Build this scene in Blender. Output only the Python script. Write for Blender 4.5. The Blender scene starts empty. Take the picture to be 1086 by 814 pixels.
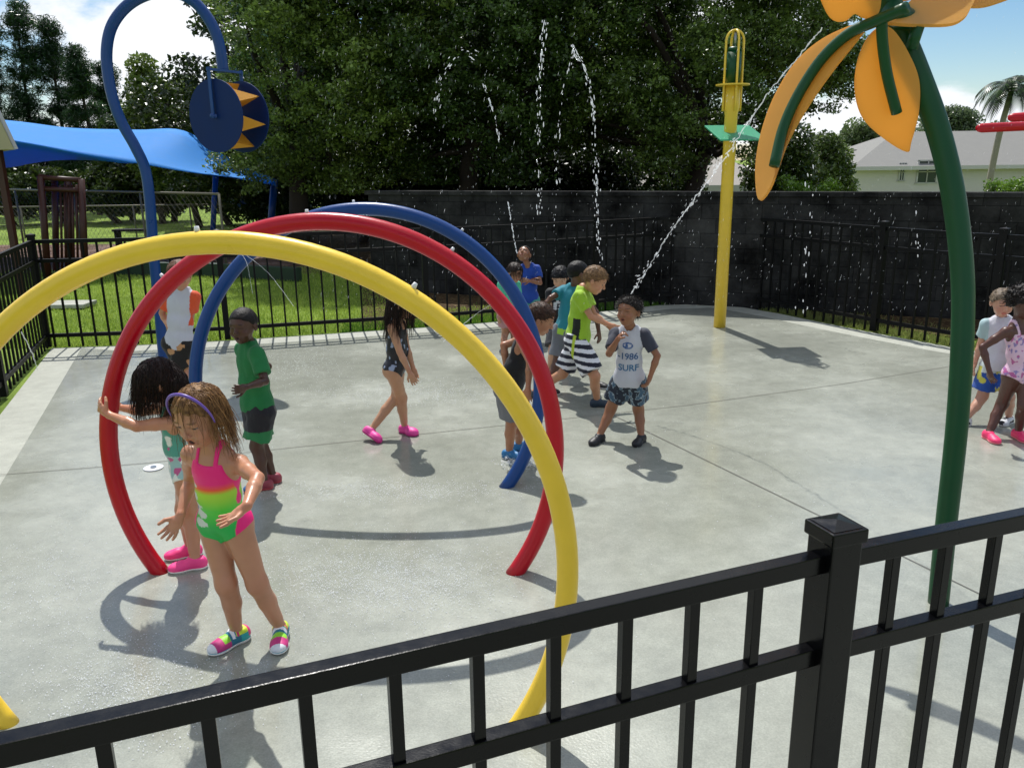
import bpy, bmesh, math, random, time
import numpy as np
from mathutils import Vector
from mathutils.bvhtree import BVHTree
T0 = time.time()
rng = np.random.default_rng(7)
random.seed(7)
SC = bpy.context.scene
COL = SC.collection
R_ = math.radians
V3 = lambda *a: np.array(a, float)
def nrm(v):
    v = np.asarray(v, float); return v / (np.linalg.norm(v) + 1e-12)
# ------------------------------------------------------------------ camera model
F_, CX, CY, HC = 878.0, 543.0, 407.0, 2.05
_down = nrm([583. - CX, 3610. - CY, F_])
_fwd = nrm(V3(0, 0, 1) - _down * _down[2])
_right = np.cross(_down, _fwd)
RC = np.array([_right, _fwd, -_down])
CAM = V3(0, 0, HC)
def ray(px, py): return nrm(RC @ V3(px - CX, py - CY, F_))
def at(px, py, Y):
    d = ray(px, py); return CAM + d * (Y / d[1])
def gz(px, py, z=0.):
    d = ray(px, py); return CAM + d * ((z - HC) / d[2])
def on_sphere(px, py, c, L, near=True):
    d = ray(px, py); o = CAM - c; b = d @ o; disc = b * b - (o @ o - L * L)
    if disc <= 0: 
        p = CAM - d * b
        return c + nrm(p - c) * L * 1.02
    s = math.sqrt(disc)
    return CAM + d * (-b - s if near else -b + s)
# ------------------------------------------------------------------ colour helpers
def lin(h):
    h = h.lstrip('#'); c = [int(h[i:i + 2], 16) / 255 for i in (0, 2, 4)]
    return tuple((x / 12.92 if x <= .04045 else ((x + .055) / 1.055) ** 2.4) for x in c)
def hash3(i, j, k, s):
    n = (i * 374761393 + j * 668265263 + k * 2147483647 + s * 974634777) & 0xffffffff
    n = ((n ^ (n >> 13)) * 1274126177) & 0xffffffff
    return ((n ^ (n >> 16)) & 0xffff) / 65535.0
def vnoise(P, scale, seed=1):
    Q = np.asarray(P, float) * scale; I = np.floor(Q).astype(np.int64); f = Q - I; f = f * f * (3 - 2 * f)
    out = 0
    for a in (0, 1):
        for b in (0, 1):
            for c in (0, 1):
                w = (f[..., 0] if a else 1 - f[..., 0]) * (f[..., 1] if b else 1 - f[..., 1]) * (f[..., 2] if c else 1 - f[..., 2])
                out = out + w * hash3(I[..., 0] + a, I[..., 1] + b, I[..., 2] + c, seed)
    return out
# ------------------------------------------------------------------ object helpers
def tag(o, label=None, cat=None, group=None, kind=None):
    if label: o['label'] = label
    if cat: o['category'] = cat
    if group: o['group'] = group
    if kind: o['kind'] = kind
    return o
def empty(name, loc, label=None, cat=None, group=None):
    o = bpy.data.objects.new(name, None); COL.objects.link(o); o.location = loc
    o.empty_display_size = .1
    return tag(o, label, cat, group)
def wloc(o):
    p = V3(0, 0, 0)
    while o is not None:
        p = p + np.array(o.location); o = o.parent
    return p
def mesh_obj(name, verts, faces, mat, parent=None, smooth=False, col=None, loc=None):
    """verts are in world space; the object origin is its parent's, or loc"""
    verts = np.asarray(verts, float).reshape(-1, 3)
    org = wloc(parent) if parent is not None else (np.array(loc, float) if loc is not None else V3(0, 0, 0))
    me = bpy.data.meshes.new(name)
    v = verts - org
    if isinstance(faces, np.ndarray):
        nf, k = faces.shape
        me.vertices.add(len(v)); me.vertices.foreach_set('co', v.ravel())
        me.loops.add(nf * k); me.loops.foreach_set('vertex_index', faces.ravel().astype(np.int32))
        me.polygons.add(nf); me.polygons.foreach_set('loop_start', np.arange(0, nf * k, k, dtype=np.int32))
        me.update(calc_edges=True); me.validate()
    else:
        me.from_pydata(v.tolist(), [], [list(map(int, f)) for f in faces]); me.update()
    if smooth: me.polygons.foreach_set('use_smooth', np.ones(len(me.polygons), bool))
    if col is not None:
        a = me.color_attributes.new('Col', 'FLOAT_COLOR', 'POINT')
        c = np.ones((len(v), 4)); c[:, :3] = col; a.data.foreach_set('color', c.ravel())
    if mat is not None: me.materials.append(mat)
    o = bpy.data.objects.new(name, me); COL.objects.link(o)
    if parent is not None: o.parent = parent
    elif loc is not None: o.location = loc
    return o
class MB:
    def __init__(s): s.v = []; s.f = []; s.n = 0
    def add(s, v, f):
        v = np.asarray(v, float).reshape(-1, 3); s.v.append(v); s.f += [[int(i) + s.n for i in q] for q in f]; s.n += len(v); return s
    def box(s, c, size, ax=None, bevel=0.):
        c = np.asarray(c, float); X, Y, Z = np.eye(3) if ax is None else ax
        hx, hy, hz = np.array(size) / 2.
        if bevel <= 0:
            v = [c + X * hx * a + Y * hy * b + Z * hz * d for a, b, d in [(-1,-1,-1),(1,-1,-1),(1,1,-1),(-1,1,-1),(-1,-1,1),(1,-1,1),(1,1,1),(-1,1,1)]]
            return s.add(v, [(0,3,2,1),(4,5,6,7),(0,1,5,4),(1,2,6,5),(2,3,7,6),(3,0,4,7)])
        bm = bmesh.new(); bmesh.ops.create_cube(bm, size=1.)
        for q in bm.verts: q.co = Vector((q.co.x * hx * 2, q.co.y * hy * 2, q.co.z * hz * 2))
        bmesh.ops.bevel(bm, geom=bm.edges[:], offset=bevel, segments=2, profile=.6, affect='EDGES')
        v = [c + X * q.co.x + Y * q.co.y + Z * q.co.z for q in bm.verts]
        bm.verts.index_update(); f = [[q.index for q in p.verts] for p in bm.faces]; bm.free()
        return s.add(v, f)
    def tube(s, pts, r, seg=12, caps=True, flat=1.):
        pts = np.asarray(pts, float); n = len(pts); r = np.broadcast_to(r, (n,)).astype(float)
        t = np.gradient(pts, axis=0); t /= np.linalg.norm(t, axis=1)[:, None] + 1e-12
        a = V3(0, 0, 1) if abs(t[0][2]) < .9 else V3(1, 0, 0)
        u = nrm(np.cross(t[0], a)); V = []
        for i in range(n):
            u = nrm(u - t[i] * (u @ t[i])); w = np.cross(t[i], u)
            for k in range(seg):
                th = 2 * math.pi * k / seg; V.append(pts[i] + r[i] * (math.cos(th) * u + flat * math.sin(th) * w))
        f = [(i * seg + k, i * seg + (k + 1) % seg, (i + 1) * seg + (k + 1) % seg, (i + 1) * seg + k) for i in range(n - 1) for k in range(seg)]
        if caps: f += [list(range(seg))[::-1], [(n - 1) * seg + k for k in range(seg)]]
        return s.add(V, f)
    def cyl(s, a, b, r, seg=20, r2=None): return s.tube([a, b], [r, r if r2 is None else r2], seg)
    def build(s, name, mat, parent=None, smooth=False, loc=None, col=None):
        o = mesh_obj(name, np.concatenate(s.v), s.f, mat, parent, smooth, col, loc)
        return o
def autosmooth(o, deg=40):
    me = o.data; me.polygons.foreach_set('use_smooth', np.ones(len(me.polygons), bool))
    me.set_sharp_from_angle(angle=R_(deg)); return o
def spline(P, n=8):
    P = np.asarray(P, float); Q = np.vstack([2 * P[0] - P[1], P, 2 * P[-1] - P[-2]]); out = []
    for i in range(1, len(Q) - 2):
        for k in range(n):
            t = k / n; a, b, c, d = Q[i - 1], Q[i], Q[i + 1], Q[i + 2]
            out.append(.5 * ((2 * b) + (c - a) * t + (2 * a - 5 * b + 4 * c - d) * t * t + (3 * b - a - 3 * c + d) * t ** 3))
    out.append(P[-1]); return np.array(out)
# ------------------------------------------------------------------ materials
def newmat(name):
    m = bpy.data.materials.new(name); m.use_nodes = True; nt = m.node_tree
    b = nt.nodes['Principled BSDF']; return m, nt, b
def N(nt, t, **kw):
    n = nt.nodes.new(t)
    for k, v in kw.items():
        if k in n.inputs: n.inputs[k].default_value = v
        else: setattr(n, k, v)
    return n
def simple(name, col, rough=.5, metal=0., var=.0, vscale=6., bump=0., bscale=60., spec=.5, coat=0., trans=0.):
    m, nt, b = newmat(name); c = lin(col) if isinstance(col, str) else col
    b.inputs['Roughness'].default_value = rough; b.inputs['Metallic'].default_value = metal
    b.inputs['Specular IOR Level'].default_value = spec; b.inputs['Coat Weight'].default_value = coat
    b.inputs['Coat Roughness'].default_value = .12
    b.inputs['Base Color'].default_value = (*c, 1)
    tc = N(nt, 'ShaderNodeTexCoord')
    if var > 0:
        n = N(nt, 'ShaderNodeTexNoise', Scale=vscale, Detail=6.); nt.links.new(tc.outputs['Object'], n.inputs['Vector'])
        mx = N(nt, 'ShaderNodeMix', data_type='RGBA'); mx.inputs[6].default_value = (*[x * (1 - var) for x in c], 1); mx.inputs[7].default_value = (*[min(1, x * (1 + var)) for x in c], 1)
        nt.links.new(n.outputs['Fac'], mx.inputs[0]); nt.links.new(mx.outputs[2], b.inputs['Base Color'])
        mr = N(nt, 'ShaderNodeMapRange'); mr.inputs[3].default_value = max(.03, rough - .12); mr.inputs[4].default_value = rough + .12
        nt.links.new(n.outputs['Fac'], mr.inputs[0]); nt.links.new(mr.outputs[0], b.inputs['Roughness'])
    if bump > 0:
        n2 = N(nt, 'ShaderNodeTexNoise', Scale=bscale, Detail=4.); nt.links.new(tc.outputs['Object'], n2.inputs['Vector'])
        bp = N(nt, 'ShaderNodeBump', Strength=bump, Distance=.01); nt.links.new(n2.outputs['Fac'], bp.inputs['Height']); nt.links.new(bp.outputs['Normal'], b.inputs['Normal'])
    if trans > 0:
        tr = N(nt, 'ShaderNodeBsdfTranslucent'); tr.inputs['Color'].default_value = (*c, 1)
        ms = N(nt, 'ShaderNodeMixShader'); ms.inputs[0].default_value = trans
        nt.links.new(b.outputs[0], ms.inputs[1]); nt.links.new(tr.outputs[0], ms.inputs[2]); nt.links.new(ms.outputs[0], nt.nodes['Material Output'].inputs[0])
        if var > 0: nt.links.new(mx.outputs[2], tr.inputs['Color'])
    return m
def attrmat(name, rough=.6, sss=0., bump=.0, bscale=200., spec=.5, trans=0., sheen=0.):
    m, nt, b = newmat(name); a = N(nt, 'ShaderNodeAttribute', attribute_name='Col')
    nt.links.new(a.outputs['Color'], b.inputs['Base Color']); b.inputs['Roughness'].default_value = rough; b.inputs['Specular IOR Level'].default_value = spec
    if sss: b.inputs['Subsurface Weight'].default_value = sss; b.inputs['Subsurface Radius'].default_value = (.02, .008, .004); b.inputs['Subsurface Scale'].default_value = .6
    if sheen: b.inputs['Sheen Weight'].default_value = sheen
    if bump:
        tc = N(nt, 'ShaderNodeTexCoord'); n2 = N(nt, 'ShaderNodeTexNoise', Scale=bscale, Detail=3.); nt.links.new(tc.outputs['Object'], n2.inputs['Vector'])
        bp = N(nt, 'ShaderNodeBump', Strength=bump, Distance=.006); nt.links.new(n2.outputs['Fac'], bp.inputs['Height']); nt.links.new(bp.outputs['Normal'], b.inputs['Normal'])
    if trans:
        tr = N(nt, 'ShaderNodeBsdfTranslucent'); nt.links.new(a.outputs['Color'], tr.inputs['Color'])
        ms = N(nt, 'ShaderNodeMixShader'); ms.inputs[0].default_value = trans
        nt.links.new(b.outputs[0], ms.inputs[1]); nt.links.new(tr.outputs[0], ms.inputs[2]); nt.links.new(ms.outputs[0], nt.nodes['Material Output'].inputs[0])
    return m
M_SKIN = attrmat('skin', rough=.42, sss=.08, bump=.08, bscale=260.)
_nt = M_SKIN.node_tree; _tc = N(_nt, 'ShaderNodeTexCoord'); _n = N(_nt, 'ShaderNodeTexNoise', Scale=38., Detail=5.); _nt.links.new(_tc.outputs['Object'], _n.inputs['Vector']); _mr = N(_nt, 'ShaderNodeMapRange'); _mr.inputs[1].default_value = .35; _mr.inputs[2].default_value = .65; _mr.inputs[3].default_value = .28; _mr.inputs[4].default_value = .52
_nt.links.new(_n.outputs['Fac'], _mr.inputs[0]); _nt.links.new(_mr.outputs[0], _nt.nodes['Principled BSDF'].inputs['Roughness'])
M_CLOTH = attrmat('cloth', rough=.75, bump=.25, bscale=420., sheen=.1, trans=.08)
M_SWIM = attrmat('swim_fabric', rough=.42, bump=.12, bscale=500.)
M_HAIR = attrmat('hair', rough=.5, bump=.5, bscale=220., spec=.25)
M_SHOE = attrmat('shoe', rough=.5, bump=.1, bscale=300.)
M_EYE = attrmat('eye', rough=.12)
M_LEAF = attrmat('leaves', rough=.32, trans=.36, spec=.5)
M_GRASS = attrmat('grass_blades', rough=.6, trans=.35)
def paint(name, col, rough=.32):
    m = simple(name, col, rough, var=.1, vscale=9., bump=.06, bscale=45., coat=.08, spec=.35)
    return m
M_YEL = paint('yellow_paint', '#f0c93e'); M_RED = paint('red_paint', '#b4051f'); M_BLU = paint('blue_paint', (.002, .045, .20))
M_YEL2 = paint('yellow_pole_paint', '#e2c040', .4); M_GRN = simple('dark_green_paint', '#02421f', .42, var=.15, vscale=9., bump=.05, bscale=45., spec=.35)
M_PETAL = simple('petal_orange', '#ecbc62', .42, var=.06, trans=.6)
M_BLK = simple('black_powder_coat', (.0009, .0009, .0014), .24, var=.15, vscale=30., bump=.05, bscale=240., spec=.24)
M_BLK2 = simple('black_powder_coat_far', (.0014, .0014, .0016), .5, var=.1, spec=.2)
M_STEEL = simple('steel_cap', '#9aa0a4', .3, metal=.9, var=.1)
M_WATER, _nt, _b = newmat('water')
_b.inputs['Base Color'].default_value = (.95, .97, 1, 1); _b.inputs['Roughness'].default_value = .08
_tr = N(_nt, 'ShaderNodeBsdfTranslucent'); _tr.inputs['Color'].default_value = (.95, .97, 1, 1)
_tp = N(_nt, 'ShaderNodeBsdfTransparent'); _m1 = N(_nt, 'ShaderNodeMixShader'); _m1.inputs[0].default_value = .5
_m2 = N(_nt, 'ShaderNodeMixShader'); _m2.inputs[0].default_value = .42
_nt.links.new(_b.outputs[0], _m1.inputs[1]); _nt.links.new(_tr.outputs[0], _m1.inputs[2]); _nt.links.new(_m1.outputs[0], _m2.inputs[1]); _nt.links.new(_tp.outputs[0], _m2.inputs[2]); _nt.links.new(_m2.outputs[0], _nt.nodes['Material Output'].inputs[0])
M_STREAM = M_WATER.copy(); M_STREAM.name = 'water_stream'
[n for n in M_STREAM.node_tree.nodes if n.type == 'MIX_SHADER'][1].inputs[0].default_value = .72
def concrete(name, base, wet=True):
    m, nt, b = newmat(name); tc = N(nt, 'ShaderNodeTexCoord'); L = nt.links.new
    n1 = N(nt, 'ShaderNodeTexNoise', Scale=.55, Detail=5., Roughness=.6); n2 = N(nt, 'ShaderNodeTexNoise', Scale=7., Detail=8., Roughness=.7)
    n3 = N(nt, 'ShaderNodeTexNoise', Scale=150., Detail=3.); n4 = N(nt, 'ShaderNodeTexVoronoi', Scale=85.)
    for n in (n1, n2, n3, n4): L(tc.outputs['Object'], n.inputs['Vector'])
    c = lin(base)
    r1 = N(nt, 'ShaderNodeMapRange'); r1.inputs[1].default_value = .40; r1.inputs[2].default_value = .62; L(n1.outputs['Fac'], r1.inputs[0])
    mx = N(nt, 'ShaderNodeMix', data_type='RGBA'); mx.inputs[6].default_value = (c[0] * .84, c[1] * .84, c[2] * .83, 1); mx.inputs[7].default_value = (*c, 1); L(r1.outputs[0], mx.inputs[0])
    m2 = N(nt, 'ShaderNodeMix', data_type='RGBA', blend_type='MULTIPLY'); m2.inputs[0].default_value = 1.
    r2 = N(nt, 'ShaderNodeMapRange'); r2.inputs[1].default_value = .3; r2.inputs[2].default_value = .7; r2.inputs[3].default_value = .84; r2.inputs[4].default_value = 1.12; L(n2.outputs['Fac'], r2.inputs[0])
    L(mx.outputs[2], m2.inputs[6]); L(r2.outputs[0], m2.inputs[7])
    m3 = N(nt, 'ShaderNodeMix', data_type='RGBA', blend_type='MULTIPLY'); m3.inputs[0].default_value = 1.
    r3 = N(nt, 'ShaderNodeMapRange'); r3.inputs[1].default_value = .3; r3.inputs[2].default_value = .7; r3.inputs[3].default_value = .86; r3.inputs[4].default_value = 1.1; L(n3.outputs['Fac'], r3.inputs[0])
    L(m2.outputs[2], m3.inputs[6]); L(r3.outputs[0], m3.inputs[7]); L(m3.outputs[2], b.inputs['Base Color'])
    rr = N(nt, 'ShaderNodeMapRange'); rr.inputs[3].default_value = .09 if wet else .6; rr.inputs[4].default_value = .36 if wet else .85; L(r1.outputs[0], rr.inputs[0]); L(rr.outputs[0], b.inputs['Roughness'])
    bp = N(nt, 'ShaderNodeBump', Strength=.22 if wet else .5, Distance=.0022); rb = N(nt, 'ShaderNodeMapRange'); rb.inputs[3].default_value = .05 if wet else .5; rb.inputs[4].default_value = .32 if wet else .5; L(r1.outputs[0], rb.inputs[0]); L(rb.outputs[0], bp.inputs['Strength']); ad = N(nt, 'ShaderNodeMath', operation='ADD'); L(n3.outputs['Fac'], ad.inputs[0]); L(n4.outputs['Distance'], ad.inputs[1])
    L(ad.outputs[0], bp.inputs['Height']); L(bp.outputs['Normal'], b.inputs['Normal']); b.inputs['Specular IOR Level'].default_value = .6 if wet else .3
    return m
M_PAD = concrete('wet_concrete', '#9c9f94'); M_APRON = concrete('dry_concrete', '#abada2', False)
# ------------------------------------------------------------------ implicit bodies
class Field:
    def __init__(s, lo, hi, h):
        s.o = np.asarray(lo, float); s.h = h; s.n = np.ceil((np.asarray(hi) - s.o) / h).astype(int) + 2
        s.F = np.full(s.n, .05, np.float32)
        s.ax = [(s.o[i] + np.arange(s.n[i]) * h).astype(np.float32) for i in range(3)]
    def like(s): 
        f = Field.__new__(Field); f.o, f.h, f.n, f.ax = s.o, s.h, s.n, s.ax; f.F = np.full(s.n, .05, np.float32); return f
    def sub(s, lo, hi):
        a = np.clip(np.floor((lo - s.o) / s.h).astype(int), 0, s.n); b = np.clip(np.ceil((hi - s.o) / s.h).astype(int) + 1, 0, s.n)
        sl = tuple(slice(a[i], b[i]) for i in range(3))
        g = [s.ax[0][sl[0]][:, None, None], s.ax[1][sl[1]][None, :, None], s.ax[2][sl[2]][None, None, :]]
        return sl, g
    def _mix(s, sl, d, k, op):
        A = s.F[sl]
        if op == 'sub':
            d = -d; hh = np.maximum(k - np.abs(A - d), 0) / k; s.F[sl] = np.maximum(A, d) + hh * hh * k * .25
        else:
            hh = np.maximum(k - np.abs(A - d), 0) / k; s.F[sl] = np.minimum(A, d) - hh * hh * k * .25
    def cone(s, a, b, ra, rb=None, k=.012, op='add', clip=None, grow=0., noise=None):
        a = np.asarray(a, float); b = np.asarray(b, float); rb = ra if rb is None else rb; ra += grow; rb += grow
        m = max(ra, rb) + .055; sl, g = s.sub(np.minimum(a, b) - m, np.maximum(a, b) + m); ab = b - a; L2 = max(ab @ ab, 1e-9)
        q = [g[i] - a[i] for i in range(3)]
        t = np.clip((q[0] * ab[0] + q[1] * ab[1] + q[2] * ab[2]) / L2, 0, 1)
        d = np.sqrt((q[0] - t * ab[0]) ** 2 + (q[1] - t * ab[1]) ** 2 + (q[2] - t * ab[2]) ** 2) - (ra + (rb - ra) * t)
        if clip is not None:
            for p0, n in clip: d = np.maximum(d, (g[0] - p0[0]) * n[0] + (g[1] - p0[1]) * n[1] + (g[2] - p0[2]) * n[2])
        s._mix(sl, d.astype(np.float32), k, op); return s
    def ell(s, c, r, M=np.eye(3), k=.015, op='add', clip=None, grow=0.):
        c = np.asarray(c, float); r = np.asarray(r, float) + grow; m = r.max() + .055; sl, g = s.sub(c - m, c + m)
        q = [g[i] - c[i] for i in range(3)]
        l = [q[0] * M[i][0] + q[1] * M[i][1] + q[2] * M[i][2] for i in range(3)]
        k0 = np.sqrt((l[0] / r[0]) ** 2 + (l[1] / r[1]) ** 2 + (l[2] / r[2]) ** 2) + 1e-6
        k1 = np.sqrt((l[0] / r[0] ** 2) ** 2 + (l[1] / r[1] ** 2) ** 2 + (l[2] / r[2] ** 2) ** 2) + 1e-6
        d = k0 * (k0 - 1) / k1
        if clip is not None:
            for p0, n in clip: d = np.maximum(d, (g[0] - p0[0]) * n[0] + (g[1] - p0[1]) * n[1] + (g[2] - p0[2]) * n[2])
        s._mix(sl, d.astype(np.float32), k, op); return s
    def plane(s, p0, n, k=.004):
        g = [s.ax[0][:, None, None], s.ax[1][None, :, None], s.ax[2][None, None, :]]; n = nrm(n)
        d = ((g[0] - p0[0]) * n[0] + (g[1] - p0[1]) * n[1] + (g[2] - p0[2]) * n[2]).astype(np.float32)
        hh = np.maximum(k - np.abs(s.F - d), 0) / k; s.F = np.maximum(s.F, d) + hh * hh * k * .25; return s
    def wrinkle(s, amp, scale, seed=3, stretch=(1, 1, .5)):
        m = np.abs(s.F) < .02; I = np.argwhere(m); P = s.o + I * s.h
        n = vnoise(P * np.array(stretch), scale, seed) - .5 + .5 * (vnoise(P * np.array(stretch), scale * 2.3, seed + 1) - .5)
        s.F[m] += (n * 2 * amp).astype(np.float32); return s
    def mesh(s):
        F = s.F; ins = F < 0; a = ins[:-1, :-1, :-1]; cnt = np.zeros(a.shape, np.int8)
        nx, ny, nz = F.shape; C8 = [(i, j, k) for i in (0, 1) for j in (0, 1) for k in (0, 1)]
        for (i, j, k) in C8: cnt += ins[i:nx - 1 + i, j:ny - 1 + j, k:nz - 1 + k]
        act = (cnt > 0) & (cnt < 8); I = np.argwhere(act); idx = np.full(a.shape, -1, np.int64); idx[act] = np.arange(len(I))
        val = {c: F[I[:, 0] + c[0], I[:, 1] + c[1], I[:, 2] + c[2]].astype(float) for c in C8}
        S = np.zeros((len(I), 3)); W = np.zeros(len(I))
        for c in C8:
            for ax in range(3):
                if c[ax] == 0:
                    d = list(c); d[ax] = 1; d = tuple(d); va, vb = val[c], val[d]; x = (va < 0) != (vb < 0)
                    t = np.where(x, va / np.where(x, va - vb, 1), 0); p = np.array(c, float)[None] + np.zeros((len(I), 3)); p[:, ax] += t
                    S += p * x[:, None]; W += x
        P = s.o + (I + S / W[:, None]) * s.h; Q = []
        for ax in range(3):
            e = [slice(None)] * 3; e2 = [slice(None)] * 3; e[ax] = slice(0, -1); e2[ax] = slice(1, None)
            A, B = ins[tuple(e)], ins[tuple(e2)]; E_ = np.argwhere(A != B); o1, o2 = (ax + 1) % 3, (ax + 2) % 3
            E_ = E_[(E_[:, o1] > 0) & (E_[:, o2] > 0) & (E_[:, o1] < F.shape[o1] - 1) & (E_[:, o2] < F.shape[o2] - 1)]
            def cell(d1, d2):
                q = E_.copy(); q[:, o1] += d1; q[:, o2] += d2; return idx[q[:, 0], q[:, 1], q[:, 2]]
            f = np.stack([cell(-1, -1), cell(0, -1), cell(0, 0), cell(-1, 0)], 1)
            fl = ~A[E_[:, 0], E_[:, 1], E_[:, 2]]; f[fl] = f[fl][:, ::-1]; Q.append(f)
        Q = np.concatenate(Q); Q = Q[(Q >= 0).all(1)]
        return P, Q
# ------------------------------------------------------------------ people
def azv(a): return V3(math.sin(R_(a)), -math.cos(R_(a)), 0)
def lerp(a, b, t): return a + (b - a) * t
def mixc(a, b, t):
    t = np.clip(np.asarray(t, float), 0, 1)[:, None]; return np.asarray(a)[None] * (1 - t) + np.asarray(b)[None] * t
UP = V3(0, 0, 1)
def hand(f, w, d, pn, s, curl=.5, thumb=1, spread=1., h=.004):
    d = nrm(d); pn = nrm(pn - d * (pn @ d)); wd = np.cross(d, pn) * thumb
    M = np.array([d, wd, pn]); f.ell(w + d * .028 * s, V3(.034, .0265, .0125) * s, M, k=.008)
    f.cone(w - d * .01 * s, w + d * .012 * s, .0165 * s, .017 * s, k=.01)
    L = [.043, .049, .046, .036]
    for i in range(4):
        o = (1.5 - i) * .0138; dd = nrm(d + wd * (1.5 - i) * .11 * spread); b = w + d * .052 * s + wd * o * s
        c1, c2 = curl * (.5 + .12 * i), curl * (1.1 + .15 * i)
        e1 = b + (dd * math.cos(c1) + pn * math.sin(c1)) * L[i] * .52 * s; e2 = e1 + (dd * math.cos(c2) + pn * math.sin(c2)) * L[i] * .5 * s
        r = max(.0064 * s, h * 1.25)
        f.cone(b, e1, r * 1.12, r, k=.004); f.cone(e1, e2, r, r * .85, k=.003)
    b = w + d * .018 * s + wd * .020 * s; e1 = b + nrm(d * .6 + wd * .75 + pn * .35) * .028 * s; e2 = e1 + nrm(d * .9 + wd * .35 + pn * .5) * .026 * s
    r = max(.0078 * s, h * 1.3); f.cone(b, e1, r * 1.25, r, k=.006); f.cone(e1, e2, r, r * .85, k=.003)
HEADP = {}
def head_prims(f, c, M, s, mouth=0.):
    P = lambda x, y, z: c + (M[0] * x + M[1] * y + M[2] * z) * s
    f.ell(P(0, -.008, .022), V3(.074, .090, .080) * s, M, k=.02)
    f.ell(P(0, .022, -.030), V3(.058, .058, .070) * s, M, k=.02)
    f.ell(P(0, .050, -.079), V3(.022, .020, .018) * s, M, k=.016)
    for x in (-1, 1):
        f.ell(P(x * .033, .050, -.032), V3(.026, .026, .026) * s, M, k=.014)
        f.ell(P(x * .030, .090, .003), V3(.017, .016, .012) * s, M, k=.012, op='sub')
        f.ell(P(x * .030, .067, .0092), V3(.015, .013, .0065) * s, M, k=.005)
        f.ell(P(x * .030, .066, -.005), V3(.014, .012, .005) * s, M, k=.005)
        f.ell(P(x * .076, -.006, -.008), V3(.009, .017, .025) * s, M, k=.004)
        f.ell(P(x * .010, .087, -.026), V3(.0065, .0075, .006) * s, M, k=.005)
    f.cone(P(-.036, .072, .021), P(.036, .072, .021), .007 * s, k=.014)
    f.cone(P(0, .079, .004), P(0, .094, -.022), .006 * s, .0085 * s, k=.008)
    f.cone(P(-.017, .076, -.050), P(.017, .076, -.050), .0062 * s, k=.005)
    f.cone(P(-.013, .075, -.060 - mouth * .4), P(.013, .075, -.060 - mouth * .4), .0068 * s, k=.005)
    if mouth: f.ell(P(0, .084, -.055 - mouth * .2), V3(.013, .014, .004 + mouth * .4) * s, M, k=.003, op='sub')
def strands(mb, cols, f, starts, dirs, L, r, steps, grav, stiff, c1, c2, jit=.15, clear=.004, seed=1, wave=0.):
    g = np.random.default_rng(seed); n = len(starts); P = starts.copy(); D = dirs.copy(); path = [P.copy()]
    L = np.broadcast_to(L, (n,)); grads = None
    hh = f.h
    def samp(Q):
        I = np.clip(np.round((Q - f.o) / hh).astype(int), 1, np.array(f.n) - 2); F = f.F
        v = F[I[:, 0], I[:, 1], I[:, 2]]
        gr = np.stack([F[I[:, 0] + 1, I[:, 1], I[:, 2]] - F[I[:, 0] - 1, I[:, 1], I[:, 2]], F[I[:, 0], I[:, 1] + 1, I[:, 2]] - F[I[:, 0], I[:, 1] - 1, I[:, 2]], F[I[:, 0], I[:, 1], I[:, 2] + 1] - F[I[:, 0], I[:, 1], I[:, 2] - 1]], 1)
        return v, gr / (np.linalg.norm(gr, axis=1)[:, None] + 1e-6)
    jv = g.normal(size=(n, 3)) * jit
    for k in range(steps):
        D = D * stiff + (np.array(grav)[None] + jv) * (1 - stiff) + g.normal(size=(n, 3)) * wave; D /= np.linalg.norm(D, axis=1)[:, None]
        P = P + D * (L / steps)[:, None]
        for _ in range(2):
            v, gr = samp(P); push = np.maximum(clear - v, 0) * (v < .045); P = P + gr * push[:, None]
        path.append(P.copy())
    path = np.array(path)
    for i in range(n):
        rr = np.linspace(1, .35, steps + 1) * r * g.uniform(.7, 1.3); k0 = mb.n
        mb.tube(path[:, i], rr, 4, caps=False); t = g.random(); cc = np.array(c1) * (1 - t) + np.array(c2) * t; cols.append(np.tile(cc, (mb.n - k0, 1)))
def scalp_points(c, M, s, n, seed, low=-.0, back=-1):
    g = np.random.default_rng(seed); out = []; dd = []
    while len(out) < n:
        v = nrm(g.normal(size=3))
        if .8 * (v[2] * .08 + .022) - .6 * (v[1] * .09 - .008) < low: continue
        p = V3(0, -.008, .022) + v * V3(.078, .094, .084); out.append(c + (M.T @ p) * s); dd.append(M.T @ v)
    return np.array(out), np.array(dd)
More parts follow.
